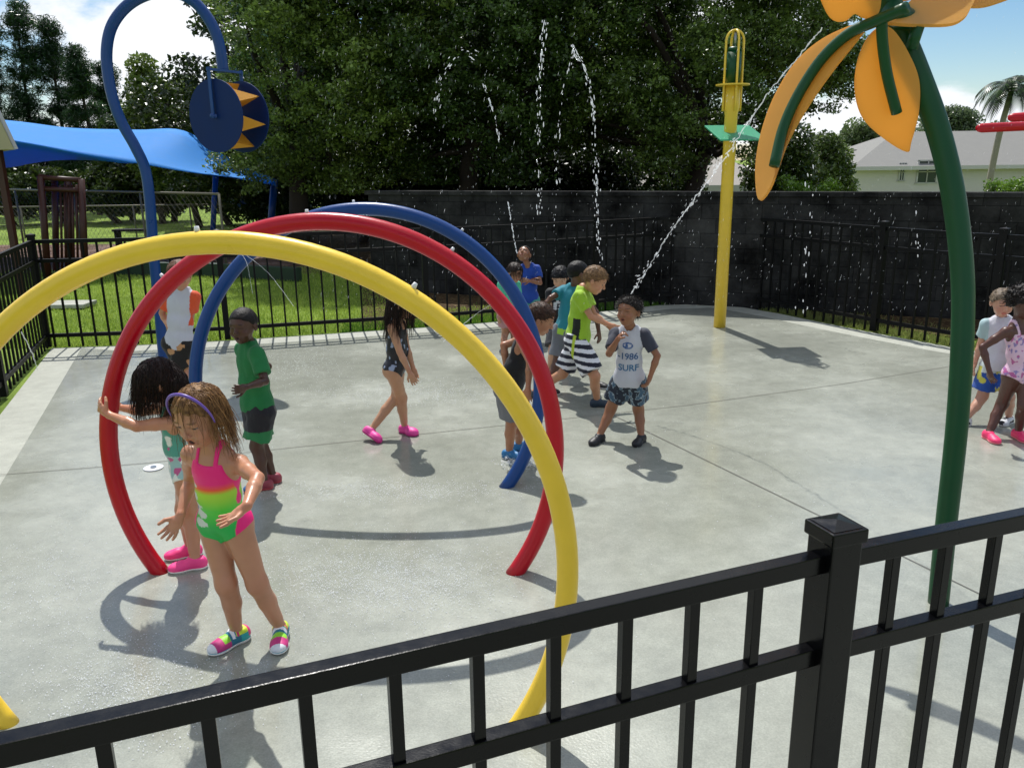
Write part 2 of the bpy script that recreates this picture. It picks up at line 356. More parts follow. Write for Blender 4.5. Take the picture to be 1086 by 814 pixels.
def shoe(parent, ank, fwd, upv, s, colf, solec='#e8e6e2', h=.0035, croc=False):
    """ank: ankle joint.  local frame x fwd, y side, z up; ground is .06*s below the ankle"""
    x = nrm(fwd); z = nrm(upv - x * (upv @ x)); y = np.cross(z, x); M = np.array([x, y, z]); P = lambda a, b, c: ank + (x * a + y * b + z * (c - .06)) * s
    lo = ank - .17 * s; hi = ank + .17 * s
    def prims(f, g):
        f.ell(P(.088, 0, .027), V3(.047, .037, .026) * s, M, grow=g, k=.02); f.cone(P(-.022, 0, .034), P(.06, 0, .030), .029 * s, .031 * s, grow=g, k=.02)
        f.ell(P(-.022, 0, .034), V3(.034, .030, .036) * s, M, grow=g, k=.02); f.cone(P(-.008, 0, .05), P(.01, 0, .055), .028 * s, grow=g, k=.02)
        if croc: f.ell(P(.085, 0, .03), V3(.05, .044, .034) * s, M, grow=g, k=.02)
    f = Field(lo, hi, h); prims(f, 0.); f.plane(P(0, 0, .012), -z); f.plane(P(-.01, 0, .070), nrm(z - x * .12))
    V, Q = f.mesh(); L = (V - ank) @ M.T / s; L[:, 2] += .06
    o = mesh_obj('shoe', V, Q, M_SHOE, parent, True, colf(L))
    f = Field(lo, hi, h); prims(f, .004 * s); f.plane(P(0, 0, .0008), -z, k=.001); f.plane(P(0, 0, .018), z, k=.003)
    V, Q = f.mesh(); mesh_obj('sole', V, Q, M_SHOE, o, True, np.tile(lin(solec), (len(V), 1)))
    return o
def person(label, H, skin, J, tf, hf, hp=0., hr=0., h=.005, wear=(), hair=None, shoes=None, hands=None, mouth=0., group=None, eyes='#2a1a10', headband=None, lean=None, wide=1., hside=1.):
    s = H / 1.15; nb = at(*J['nb']); pe = at(*J['pe']); up = nrm(nb - pe); fw = azv(tf); fw = nrm(fw - up * (fw @ up)); sd = np.cross(up, fw)
    Lh = .125 * H; hd = on_sphere(J['hd'][0], J['hd'][1], nb, Lh, J['hd'][2])
    j = {}
    for c, sg in (('L', 1), ('R', -1)):
        j['sh' + c] = nb - up * .046 * H + sd * sg * .092 * H * wide + (fw * J.get('shf' + c, 0)); j['hi' + c] = pe - up * .025 * H + sd * sg * .047 * H
        a = J['an' + c]; t = J['to' + c]; j['an' + c] = gz(a[0], a[1], a[2] * s); tp = t[:2]; tz = t[2] * s
        j['to' + c] = gz(tp[0], tp[1], tz)
        k = J['kn' + c]; d = ray(k[0], k[1]); best = None
        for q in np.linspace(pe[1] - .35 * H, pe[1] + .35 * H, 141):
            p = CAM + d * (q / d[1]); e1 = (np.linalg.norm(p - j['hi' + c]) - .225 * H) / H; e2 = (np.linalg.norm(p - j['an' + c]) - .215 * H) / H
            e = e1 * e1 + e2 * e2 + .0006 * (((p - (j['hi' + c] + j['an' + c]) / 2) @ fw) / H - .04) ** 2 * 40
            if best is None or e < best[0]: best = (e, p)
        j['kn' + c] = best[1]
        if 'el' + c in J:
            e = J['el' + c]; j['el' + c] = on_sphere(e[0], e[1], j['sh' + c], .158 * H, e[2])
            w = J['wr' + c]; j['wr' + c] = on_sphere(w[0], w[1], j['el' + c], .138 * H, w[2])
        if J.get('dbg'): print(label[:20], c, 'shin', round(float(np.linalg.norm(j['an' + c] - j['kn' + c]) / H), 3), 'kn', j['kn' + c].round(2), 'an', j['an' + c].round(2), 'fwd', (j['to' + c] - j['an' + c]).round(3))
    print('%-40s torso %.2f thigh %.2f %.2f shin %.2f %.2f anY %.2f %.2f peY %.2f pez/H %.2f' % (label[:40], np.linalg.norm(nb - pe) / H, *[np.linalg.norm(j['hi' + c] - j['kn' + c]) / H for c in 'LR'], *[np.linalg.norm(j['an' + c] - j['kn' + c]) / H for c in 'LR'], j['anL'][1], j['anR'][1], pe[1], pe[2] / H))
    hfw = azv(hf) * math.cos(R_(hp)) + UP * math.sin(R_(hp)); hsd = nrm(np.cross(UP, hfw)); hup = np.cross(hfw, hsd)
    hup = nrm(hup * math.cos(R_(hr)) + hsd * math.sin(R_(hr))); hsd = np.cross(hup, hfw) * -1; hsd = nrm(np.cross(hup, hfw)) * -1.
    hsd = -nrm(np.cross(hfw, hup)) * -1.
    HM = np.array([nrm(np.cross(hfw, hup)) , hfw, hup]); hs = s * 1.045 * J.get('hs', 1.)
    TM = np.array([sd, fw, up])
    # ---- foot frames
    ff = {}
    for c in 'LR':
        an, to = j['an' + c], j['to' + c]; d = to - an
        if J.get('raise' + c): 
            fr = nrm(d + nrm(an - j['kn' + c]) * -.03 * s); uu = nrm(j['kn' + c] - an)
            fr = nrm(d - uu * (-.035 * s)); ff[c] = (fr, nrm(uu - fr * (uu @ fr)))
        else: d[2] = 0; ff[c] = (nrm(d), UP)
    allp = np.array([v for v in j.values()] + [nb, pe, hd]); lo = allp.min(0) - .16 * s; hi = allp.max(0) + .17 * s
    f = Field(lo, hi, h); tl = lambda t: lerp(pe, nb, t)
    f.ell(tl(.02), V3(.094, .074, .080) * s, TM, k=.03); f.ell(tl(.36) + fw * .006 * s, V3(.086, .074, .100) * s, TM, k=.03); f.ell(tl(.70), V3(.094, .070, .108) * s, TM, k=.03)
    f.cone(j['shL'], j['shR'], .034 * s, k=.03); f.cone(lerp(j['shL'], nb, .75), nb + up * .01, .03 * s, k=.03); f.cone(lerp(j['shR'], nb, .75), nb + up * .01, .03 * s, k=.03)
    f.cone(nb - up * .02, hd - HM[2] * .03 * s - HM[1] * .02 * s, .034 * s, .031 * s, k=.014)
    for c, sg in (('L', 1), ('R', -1)):
        hi_, kn, an = j['hi' + c], j['kn' + c], j['an' + c]; fr, uu = ff[c]
        f.ell(hi_ - fw * .030 * s + up * .0, V3(.052, .05, .058) * s, TM, k=.03)
        f.cone(hi_, kn, .062 * s, .040 * s, k=.02); f.cone(kn, an, .038 * s, .024 * s, k=.03)
        back = -nrm(np.cross(nrm(kn - an), np.cross(fr, nrm(kn - an)))) if abs(fr @ nrm(kn - an)) < .98 else -fr
        f.cone(lerp(kn, an, .18) + back * .010 * s, lerp(kn, an, .42) + back * .010 * s, .032 * s, .034 * s, k=.02)
        f.cone(lerp(kn, an, .42) + back * .008 * s, lerp(kn, an, .8), .031 * s, .022 * s, k=.02)
        f.cone(an, an + fr * .07 * s - uu * .032 * s, .024 * s, .018 * s, k=.01)
        if 'el' + c in j:
            sh, el, wr = j['sh' + c], j['el' + c], j['wr' + c]
            f.cone(sh, lerp(sh, el, .5), .034 * s, .030 * s, k=.018); f.cone(lerp(sh, el, .5), el, .030 * s, .0245 * s, k=.01); f.cone(el, lerp(el, wr, .35), .0245 * s, .0265 * s, k=.008); f.cone(lerp(el, wr, .35), wr, .0262 * s, .0165 * s, k=.008)
            hh = (hands or {}).get(c, {}); d = hh.get('d'); d = nrm(wr - el) if d is None else nrm(V3(*d)); pn = hh.get('pn'); pn = (-sd * sg if abs(d @ sd) < .8 else -up) if pn is None else V3(*pn)
            hand(f, wr + d * .012 * s, d, pn, s * 1.0, hh.get('curl', .45), sg * hh.get('flip', 1), hh.get('spread', 1.), h)
    head_prims(f, hd, HM, hs, mouth)
    V, Q = f.mesh(); base = V3(pe[0], pe[1], 0)
    L = (V - hd) @ HM.T / hs; sk = np.array(lin(skin)); col = np.tile(sk, (len(V), 1)) * (1 + .16 * (vnoise(V, 11, 5) - .5) + .07 * (vnoise(V, 45, 6) - .5))[:, None]
    for c_, w_ in [(j['kn' + c], .07) for c in 'LR'] + [(j['el' + c], .05) for c in 'LR' if 'el' + c in j] + [(j['wr' + c], .07) for c in 'LR' if 'wr' + c in j]:
        k_ = np.clip(1 - np.linalg.norm(V - c_, axis=1) / (w_ * s), 0, 1)[:, None]; col = col * (1 - k_ * V3(.02, .16, .18))
    def blob(c, r, cc, k=1.):
        q = np.sqrt((((L - np.array(c)) / np.array(r)) ** 2).sum(1)); w = np.clip((1.15 - q) / .3, 0, 1) * k; return col * (1 - w[:, None]) + np.array(cc) * w[:, None]
    lip = sk * V3(.95, .52, .50); brow = np.array(lin(hair['col'] if hair else '#20140c')) * .8 + sk * .15
    col = blob((0, .082, -.055), (.019, .016, .0105 + mouth * .2), lip, .85)
    if mouth: col = blob((0, .075, -.055 - mouth * .2), (.012, .012, .003 + mouth * .4), (.03, .008, .008), .95)
    for x in (-1, 1):
        col = blob((x * .031, .078, .0245), (.017, .02, .0035), brow, .75); col = blob((x * .04, .06, -.03), (.02, .03, .02), sk * V3(1.05, .82, .8), .4)
        col = blob((x * .030, .078, .003), (.016, .02, .0045), sk * .35, .6); col = blob((x * .006, .10, -.031), (.0035, .008, .003), sk * .3, .7)
    body = mesh_obj('person', V, Q, M_SKIN, None, True, col, loc=base); tag(body, label, 'person', group)
    # eyes
    for x in (-1, 1):
        if J.get('closed'): break
        c = hd + (HM.T @ V3(x * .030, .0640, .003)) * hs; rr = .0125 * hs; th = np.linspace(0, math.pi, 13); ph = np.linspace(0, 2 * math.pi, 24, endpoint=False)
        g = np.array([[math.sin(a) * math.cos(b), math.cos(a), math.sin(a) * math.sin(b)] for a in th for b in ph]); vv = c + (g @ HM) * rr
        fc = [(a * 24 + b, a * 24 + (b + 1) % 24, (a + 1) * 24 + (b + 1) % 24, (a + 1) * 24 + b) for a in range(12) for b in range(24)]
        ec = np.where((g[:, 1] > .93)[:, None], (.01, .01, .01), np.where((g[:, 1] > .80)[:, None], lin(eyes), (.19, .16, .145)))
        mesh_obj('eye', vv, fc, M_EYE, body, True, ec)
    # ---- clothes
    ctx = dict(s=s, H=H, pe=pe, nb=nb, up=up, fw=fw, sd=sd, j=j)
    def paintcol(V, fn):
        d = V - pe; u = d @ up / np.linalg.norm(nb - pe); v = d @ sd / s; w = d @ fw / s; return fn(V, u, v, w, ctx)
    outs = {}
    for g in wear:
        t = g['t']; name = g.get('name', t); lo_ = g.get('loose', .010) * s
        if t == 'swimsuit':
            q = f.like(); q.ell(tl(.02), V3(.094, .074, .080) * s, TM, k=.03, grow=.02); q.ell(tl(.36) + fw * .006 * s, V3(.086, .074, .1) * s, TM, k=.03, grow=.02); q.ell(tl(.70), V3(.094, .07, .108) * s, TM, k=.03, grow=.016)
            q.cone(j['hiL'], j['hiL'] - up * .05 * s, .07 * s, k=.02); q.cone(j['hiR'], j['hiR'] - up * .05 * s, .07 * s, k=.02)
            R2 = q.F.copy(); q.F = np.maximum(f.F - .0045, q.F); ntop = nb - up * (g.get('neck', .105)) * s + fw * .06 * s
            q2 = f.like(); q2.F = np.maximum(f.F - .0045, np.minimum(R2, .05)); g3 = [q.ax[0][:, None, None], q.ax[1][None, :, None], q.ax[2][None, None, :]]
            q.plane(ntop, nrm(up + fw * g.get('tilt', .55)))
            for sg in (1, -1):
                q.plane(pe - up * .088 * s + sd * sg * .012 * s, nrm(sd * sg * .08 - up * .105))
                q.plane(nb - up * .06 * s + sd * sg * .070 * s, nrm(sd * sg + up * .35), k=.01)
            rs = f.like(); rs.cone(j['shL'], j['shR'], .06 * s, k=.02); rs.ell(tl(.74), V3(.094, .07, .108) * s, TM, k=.03, grow=.02)
            for sg in (1, -1):
                c0 = nb + sd * sg * g.get('strap', .046) * s; dd = np.abs((g3[0] - c0[0]) * sd[0] + (g3[1] - c0[1]) * sd[1] + (g3[2] - c0[2]) * sd[2]) - .0075 * s
                ab = -((g3[0] - ntop[0]) * up[0] + (g3[1] - ntop[1]) * up[1] + (g3[2] - ntop[2]) * up[2]) - .05 * s
                q.F = np.minimum(q.F, np.maximum(np.maximum(f.F - .005, dd), np.maximum(ab, rs.F))).astype(np.float32)
            m = M_SWIM
        elif t == 'shirt':
            q = f.like(); q.ell(tl(.02), V3(.096, .076, .09) * s, TM, k=.03, grow=lo_ * 1.2 + .008 * s); q.ell(tl(.36), V3(.088, .076, .1) * s, TM, k=.03, grow=lo_ * 1.2); q.ell(tl(.70), V3(.094, .070, .108) * s, TM, k=.03, grow=lo_)
            q.cone(j['shL'], j['shR'], .036 * s, k=.03, grow=lo_ * .7); q.cone(tl(.1) - up * .0, tl(-.3), .085 * s, .09 * s, k=.04)
            for c in 'LR':
                q.cone(lerp(j['sh' + c], nb, .7), nb, .03 * s, k=.03, grow=lo_ * .8)
                if g.get('sleeve', .5) > 0 and 'el' + c in j:
                    sh, el = j['sh' + c], j['el' + c]; e = lerp(sh, el, g.get('sleeve', .5)); q.cone(sh, e, .034 * s, .036 * s, k=.02, grow=lo_ * .9, clip=[(e, nrm(el - sh))])
                elif g.get('sleeve') == 0:
                    sg = 1 if c == 'L' else -1; q.plane(nb - up * .06 * s + sd * sg * .078 * s, nrm(sd * sg + up * .15), k=.01)
            q.plane(pe - up * g.get('hem', .07) * s, nrm(-up + fw * g.get('hemtilt', 0))); q.cone(nb - up * .012 * s + fw * .012 * s, nb + up * .1 * s, .040 * s, .05 * s, op='sub', k=.006); q.plane(nb + up * .022 * s, up)
            q.wrinkle(g.get('wr', .0075) * s, 11., g.get('seed', 3), (1, 1, .6)); q.wrinkle(.0025 * s, 32., 9, (1, 1, .35)); m = M_CLOTH
        elif t == 'shorts':
            q = f.like(); q.ell(pe, V3(.098, .077, .088) * s, TM, k=.03, grow=lo_); ln = g.get('len', .62)
            for c in 'LR':
                hi_, kn = j['hi' + c], j['kn' + c]; e = lerp(hi_, kn, ln)
                q.ell(hi_ - fw * .028 * s, V3(.054, .05, .058) * s, TM, k=.03, grow=lo_); q.cone(hi_, e, .064 * s, .064 * s + lo_ * .5, k=.014, grow=lo_, clip=[(e, nrm(kn - hi_))])
            q.plane(pe + up * .03 * s, up); q.wrinkle(g.get('wr', .009) * s, 14., g.get('seed', 8), (1, 1, .45)); q.wrinkle(.0015 * s, 45., 4); m = M_CLOTH
        Vc, Qc = q.mesh(); outs[name] = mesh_obj(name, Vc, Qc, m, body, True, paintcol(Vc, g['col'])); outs[name + '_bvh'] = (Vc, Qc)
    # ---- hair
    if hair:
        q = f.like(); P = lambda x, y, z: hd + (HM.T @ V3(x, y, z)) * hs; th = hair.get('thick', .010)
        q.ell(P(0, -.008, .022), V3(.074, .090, .080) * hs, HM, grow=th * hs); q.plane(P(0, hair.get('line', .0), 0), nrm(HM[1] * .6 - HM[2] * hair.get('slope', .8)), k=.012)
        if hair.get('low'): q.ell(P(0, -.04, -.03), V3(.072, .058, .075) * hs, HM, grow=th * hs, k=.02, clip=[(P(0, -.012, 0), HM[1])])
        q.wrinkle(hair.get('rough', .004) * s, 60., 4, (1, 1, 1)); q.wrinkle(hair.get('rough', .004) * .6 * s, 130., 6)
        Vh, Qh = q.mesh(); c1, c2 = lin(hair['col']), lin(hair.get('col2', hair['col'])); mb = MB(); cols = [mixc(c1, c2, vnoise(Vh, 90, 2))]
        mb.add(Vh, Qh); g = hair
        if g.get('n', 0):
            hf_ = f.like(); hf_.F = np.minimum(f.F, q.F + .0)
            st, dr = scalp_points(hd, HM, hs, g['n'], 5, low=g.get('lowp', .0))
            if 'part' in g:
                Lc = (st - hd) @ HM.T / hs; kp = (Lc[:, 1] < g['part']) | (np.random.default_rng(1).random(len(Lc)) < g.get('fringe', 0)); st, dr, Lc = st[kp], dr[kp], Lc[kp]; g['n'] = len(st)
                dr = dr + (np.clip(Lc[:, :1] / .03, -1, 1) * .9 * HM[0][None]) - HM[1][None] * .35
            dr = dr * g.get('out', .6) + (HM.T @ V3(*g.get('comb', (0, -.3, .2))))[None]
            dr /= np.linalg.norm(dr, axis=1)[:, None]
            strands(mb, cols, hf_, st, dr, g['L'] * s * np.random.default_rng(3).uniform(.6, 1.1, len(st)), g.get('r', .0022) * s, g.get('steps', 4), g.get('grav', (0, 0, -1)), g.get('stiff', .7), c1, c2, g.get('jit', .2), g.get('clear', .002), wave=g.get('wave', 0.))
        hm = np.concatenate(cols); ho = mb.build('hair', M_HAIR, body, True, col=hm)
    if headband:
        P = lambda x, y, z: hd + (HM.T @ V3(x, y, z)) * hs; th = np.linspace(-1.75, 1.75, 25)
        pts = [P(.089 * math.sin(a), headband[1] + .012 * math.cos(a), .022 + .096 * math.cos(a) * 1.02) for a in th]
        mb = MB(); mb.tube(pts, [.0025 * s + .0035 * s * math.cos(a * .85) for a in th], 8); mb.build('headband', simple('headband', headband[0], .35), body, True)
    if shoes:
        for c in 'LR':
            fr, uu = ff[c]; shoe(body, j['an' + c], fr, uu, s, shoes['col'], shoes.get('sole', '#e8e6e2'), h=shoes.get('h', .0035), croc=shoes.get('croc', False))
    ctx.update(body=body, outs=outs, hd=hd, HM=HM, hs=hs); return ctx
def flatc(c): 
    c = lin(c); return lambda L: np.tile(c, (len(L), 1))
# ------------------------------------------------------------------ the children
def wearc(c):
    c = np.array(lin(c)); return lambda V, u, v, w, x: np.tile(c, (len(V), 1)) * (1 + .12 * (vnoise(V, 25, 3) - .5))[:, None]
def c_rainbow(V, u, v, w, x):
    P, O, Y, G, G2 = map(lin, ('#f0107c', '#f2542e', '#a9d838', '#4fce3a', '#18b04a'))
    t = u - .10 * v / .1 * .3; c = mixc(G2, G, (t - .0) / .2); c = mixc(c[0] * 0 + 0, c[0] * 0, t) * 0 + c
    def to(c, cc, a, b): k = np.clip((t - a) / (b - a), 0, 1)[:, None]; return c * (1 - k) + np.array(cc) * k
    c = to(c, Y, .25, .44); c = to(c, O, .48, .54); c = to(c, P, .54, .62)
    # white splash patches down her right side
    for k, (cu, cv, r) in enumerate([(.53, -.075, .012), (.40, -.07, .017), (.28, -.062, .022), (.15, -.060, .024), (.02, -.055, .02)]):
        q = np.sqrt(((u - cu) * .38 / r) ** 2 + ((v - cv) / (r * 1.7)) ** 2) + .8 * (vnoise(V, 70, k) - .5); m = ((q < 1) & (w > 0))[:, None]; c = np.where(m, np.array(lin('#cfd8cf')), c)
    side = (np.abs(v) > .088)[:, None]; return np.where(side, np.array(P), c)
def c_shoe_multi(L):
    c = np.tile(lin('#c2337c'), (len(L), 1)); x, y, z = L.T
    c[(x < .045)] = lin('#1f6f8a'); c[(x < .0)] = lin('#23a3a8'); c[(z > .052) & (x < .02)] = lin('#c9e23e'); c[(x > .045) & (x < .075) & (z > .044)] = lin('#8ed43a')
    c[(np.abs(x - .03) < .006) & (z > .045)] = lin('#e8e8ee'); c[(np.abs(x - .012) < .005) & (z > .05)] = lin('#d62f6a'); c[(x < -.035) & (z > .03)] = lin('#e0357f'); c[(x > .112)] = lin('#d9dde2'); c[(z < .022) & (x > .06)] = lin('#3aa6bd')
    return c
k1 = person('girl with wet light brown hair and purple headband in a pink, yellow and green swimsuit', 1.22, '#bb8567',
    dict(nb=(226, 474, 3.13), pe=(237, 548, 3.20), hd=(212, 440, True), elL=(273, 507, True), wrL=(262, 536, True), elR=(202, 508, False), wrR=(192, 545, True),
         knR=(240, 619, True), anR=(251, 668, .06), toR=(222, 692, .02), knL=(273, 619, True), anL=(297, 664, .06), toL=(295, 692, .02), hs=1.03),
    tf=-16, hf=-20, hp=-20, h=.0036, mouth=.012,
    wear=[dict(t='swimsuit', col=c_rainbow, neck=.045, tilt=.45, strap=.040)],
    hair=dict(col='#4a3020', col2='#a37a4a', thick=.005, n=1000, L=.20, r=.0012, steps=12, grav=(.10, .10, -1), stiff=.5, jit=.10, comb=(0, -.5, -.6), out=.05, part=.03, fringe=.10, rough=.003, clear=.002, wave=.09, line=.0),
    headband=('#6a4fa8', .035), shoes=dict(col=c_shoe_multi, h=.0024),
    hands=dict(L=dict(d=(-.75, -.3, -.5), pn=(-.1, -.2, 1.), curl=.35, flip=-1, spread=1.5), R=dict(d=(-.45, -.3, -.75), pn=(.1, -.9, .6), curl=.5, spread=1.8, flip=-1)))
def c_floral(V, u, v, w, x):
    n = vnoise(V, 34, 2); m = vnoise(V, 30, 9); c = mixc(lin('#4d9c8e'), lin('#9fc4c4'), (u < .3) * 1.); c = np.where((n > .66)[:, None], np.array(lin('#c0508a')), c); return np.where((m > .7)[:, None], np.array(lin('#e6ebe6')), c)
k2 = person('girl with dark wet hair leaning on the red hoop with both hands', 1.17, '#b98262',
    dict(nb=(182, 428, 3.93), pe=(197, 495, 3.98), hd=(168, 406, True), elL=(145, 452, True), wrL=(116, 440, False), elR=(152, 436, False), wrR=(127, 432, False),
         knL=(201, 545, True), anL=(207, 592, .06), toL=(180, 604, .02), knR=(195, 540, False), anR=(202, 579, .06), toR=(180, 590, .02)),
    tf=-75, hf=-70, hp=-38, h=.0042, wear=[dict(t='swimsuit', col=c_floral, neck=.09)],
    hair=dict(col='#0c0706', col2='#2b1710', thick=.011, n=1100, L=.19, r=.0013, steps=9, grav=(-.15, 0, -1), stiff=.5, jit=.10, comb=(0, .3, -.6), out=.12, low=True, lowp=-.03),
    shoes=dict(col=flatc('#f0408a'), h=.0028), hands=dict(L=dict(d=(-.75, .35, .45), pn=(.4, .9, 0), curl=.8, flip=-1), R=dict(d=(-.45, -.2, .75), pn=(-.2, -.9, 0), curl=1.0)))
def c_gshort(V, u, v, w, x):
    t = -(V - x['pe'])[:, 2] / x['s']; return np.where((t > .15)[:, None], np.array(lin('#1d7a45')), np.array(lin('#15141f')))
k3 = person('boy in a green t-shirt and black shorts with green trim, standing under the hoops', 1.14, '#4a2e20',
    dict(closed=True, nb=(264, 364, 5.02), pe=(273, 430, 5.02), hd=(258, 345, True), elL=(281, 404, True), wrL=(262, 410, True), elR=(286, 390, False), wrR=(268, 408, False),
         knL=(272, 473, True), anL=(280, 510, .06), toL=(270, 518, .02), knR=(276, 470, False), anR=(289, 503, .06), toR=(280, 510, .02)),
    tf=-50, hf=-14, hp=-4, mouth=.01, wear=[dict(t='shirt', col=wearc('#11733a'), sleeve=.72, hem=.025, loose=.014), dict(t='shorts', col=c_gshort, len=.74, loose=.014)],
    hands=dict(L=dict(curl=1.2), R=dict(d=(.2, .3, -.5), curl=1.2)), hair=dict(col='#0a0706', col2='#1a1210', thick=.004, rough=.0015), shoes=dict(col=lambda L: np.where((L[:, :1] > .05), np.array(lin('#2d5f96')), np.array(lin('#8f3a48'))), sole='#b84a50'))
def c_blob(V, u, v, w, x):
    return np.where((vnoise(V, 17, 12) > .58)[:, None], np.array(lin('#c08e62')), np.array(lin('#17120f')))
def c_orange(V, u, v, w, x):
    e = (np.abs(v) > .088) | (np.linalg.norm(V - x['j']['shL'], axis=1) < .055) | (np.linalg.norm(V - x['j']['shR'], axis=1) < .055); return np.where((e & (u > .35))[:, None], np.array(lin('#e2552a')), np.array(lin('#c9cad4')))
k4 = person('boy in a white shirt with orange sleeves and dark blotchy trunks behind the red hoop', 1.22, '#c08a6c',
    dict(nb=(193, 305, 6.76), pe=(190, 362, 6.76), hd=(191, 291, True), elL=(172, 332, False), wrL=(178, 345, False), elR=(203, 333, False), wrR=(200, 350, False),
         knL=(200, 398, True), anL=(202, 427, .06), toL=(203, 433, .02), knR=(184, 398, True), anR=(186, 428, .06), toR=(185, 434, .02)),
    tf=175, hf=180, h=.0055, wear=[dict(t='shirt', col=c_orange, sleeve=.75, hem=.05, loose=.013), dict(t='shorts', col=c_blob, len=.8, loose=.016)],
    hair=dict(col='#5a3a22', thick=.01, rough=.0025, n=160, L=.03, steps=3, out=.25, comb=(0, .5, -.1), stiff=.8), shoes=dict(col=flatc('#20242a')))
def c_dots(V, u, v, w, x): return np.where((vnoise(V, 45, 7) > .74)[:, None], np.array(lin('#9aa7c0')), np.array(lin('#10121c')))
k5 = person('girl with long dark hair in a black dotted swimsuit walking in pink clogs', 1.11, '#b98a6a',
    dict(nb=(421, 338, 5.95), pe=(419, 388, 5.95), hd=(427, 322, True), elR=(425, 376, True), wrR=(435, 396, True), elL=(432, 372, False), wrL=(438, 390, False),
         knR=(426, 422, True), anR=(429, 452, .06), toR=(443, 460, .025), knL=(421, 420, False), anL=(394, 455, .09), toL=(404, 468, .02), raiseL=True),
    tf=78, hf=80, hp=-8, h=.005, wear=[dict(t='swimsuit', col=c_dots, neck=.07)],
    hair=dict(col='#0d0807', col2='#2a1912', thick=.011, n=420, L=.27, r=.002, steps=10, grav=(-.12, 0, -1), stiff=.4, jit=.06, comb=(0, -.6, -.6), out=.1, low=True, lowp=-.03),
    shoes=dict(col=flatc('#e0439a'), sole='#c22e82', croc=True))
k6 = person('boy in a black tank top and grey shorts seen from behind between the hoop legs', 1.12, '#a87454',
    dict(nb=(560, 352, 5.42), pe=(540, 408, 5.42), hd=(573, 338, True), elL=(528, 368, False), wrL=(537, 392, True), elR=(562, 384, True), wrR=(560, 412, True),
         knR=(543, 447, True), anR=(540, 478, .06), toR=(552, 485, .02), knL=(552, 445, False), anL=(550, 470, .06), toL=(561, 475, .02)),
    tf=75, hf=85, hp=-25, wear=[dict(t='shirt', col=wearc('#0b0b10'), sleeve=0, hem=.04, loose=.008), dict(t='shorts', col=wearc('#75777c'), len=.82, loose=.013)],
    hair=dict(col='#1f130c', col2='#4a2f1c', thick=.008, rough=.003, n=260, L=.03, steps=3, out=.25, comb=(0, .5, -.1), stiff=.8, r=.002, grav=(0, 0, -.6)), shoes=dict(col=flatc('#2470a6'), sole='#1d4d76'))
k7 = person('boy in a royal blue shirt with folded arms looking up at the falling water', 1.08, '#8a5c40',
    dict(closed=True, nb=(560, 281, 9.42), pe=(561, 316, 9.42), hd=(556, 270, True), elL=(573, 300, True), wrL=(562, 298, True), elR=(553, 302, True), wrR=(564, 297, True),
         knL=(566, 338, True), anL=(566, 355, .06), toL=(566, 359, .02), knR=(556, 338, True), anR=(556, 356, .06), toR=(555, 360, .02)),
    tf=-10, hf=-20, hp=45, h=.006, wear=[dict(t='shirt', col=wearc('#0d3f9c'), sleeve=.6, hem=.06, loose=.014), dict(t='shorts', col=wearc('#3c8f84'), len=.8, loose=.014)],
    hair=dict(col='#150d09', thick=.006, rough=.002), shoes=dict(col=flatc('#23262c')))
k8 = person('girl with short dark hair in a mint green top beside the boy in royal blue', 1.02, '#a97a5e',
    dict(nb=(540, 297, 8.7), pe=(538, 333, 8.7), hd=(546, 289, True), elR=(531, 322, True), wrR=(529, 339, True), elL=(550, 318, False), wrL=(552, 332, True),
         knR=(536, 352, True), anR=(533, 371, .06), toR=(535, 376, .02), knL=(545, 352, True), anL=(546, 371, .06), toL=(549, 376, .02)),
    tf=25, hf=35, hp=-20, h=.006, wear=[dict(t='shirt', col=wearc('#4fbf9a'), sleeve=.6, hem=.05, loose=.012), dict(t='shorts', col=wearc('#b98a8e'), len=.5, loose=.01)],
    hair=dict(col='#120b08', col2='#2c1c14', thick=.011, n=160, L=.10, r=.003, steps=5, jit=.08, out=.1, comb=(0, .2, -.6), stiff=.4, low=True, lowp=-.03), shoes=dict(col=flatc('#4a5058')))
def c_print(V, u, v, w, x):
    m = (u > .42) & (u < .68) & (np.abs(v) < .06) & (w > 0) & (vnoise(V * np.array((1, 1, 1.8)), 38, 5) > .5); return np.where(m[:, None], np.array(lin('#c8ccd0')), np.array(lin('#0c0c12')))
k9 = person('boy with black hair looking down in a black shirt with a white print', 1.06, '#c3987c',
    dict(nb=(594, 305, 7.9), pe=(593, 343, 7.9), hd=(594, 294, True), elL=(603, 328, True), wrL=(606, 342, True), elR=(583, 328, True), wrR=(585, 342, True),
         knL=(598, 372, True), anL=(600, 390, .06), toL=(600, 396, .02), knR=(586, 372, True), anR=(583, 391, .06), toR=(581, 397, .02)),
    tf=-10, hf=-12, hp=-30, h=.006, wear=[dict(t='shirt', col=c_print, sleeve=.6, hem=.05, loose=.013), dict(t='shorts', col=wearc('#23252c'), len=.8, loose=.012)],
    hair=dict(col='#070608', col2='#15141a', thick=.010, n=160, L=.04, r=.003, steps=4, jit=.1, comb=(0, .5, -.3), out=.15, line=.012), shoes=dict(col=flatc('#16181c')))
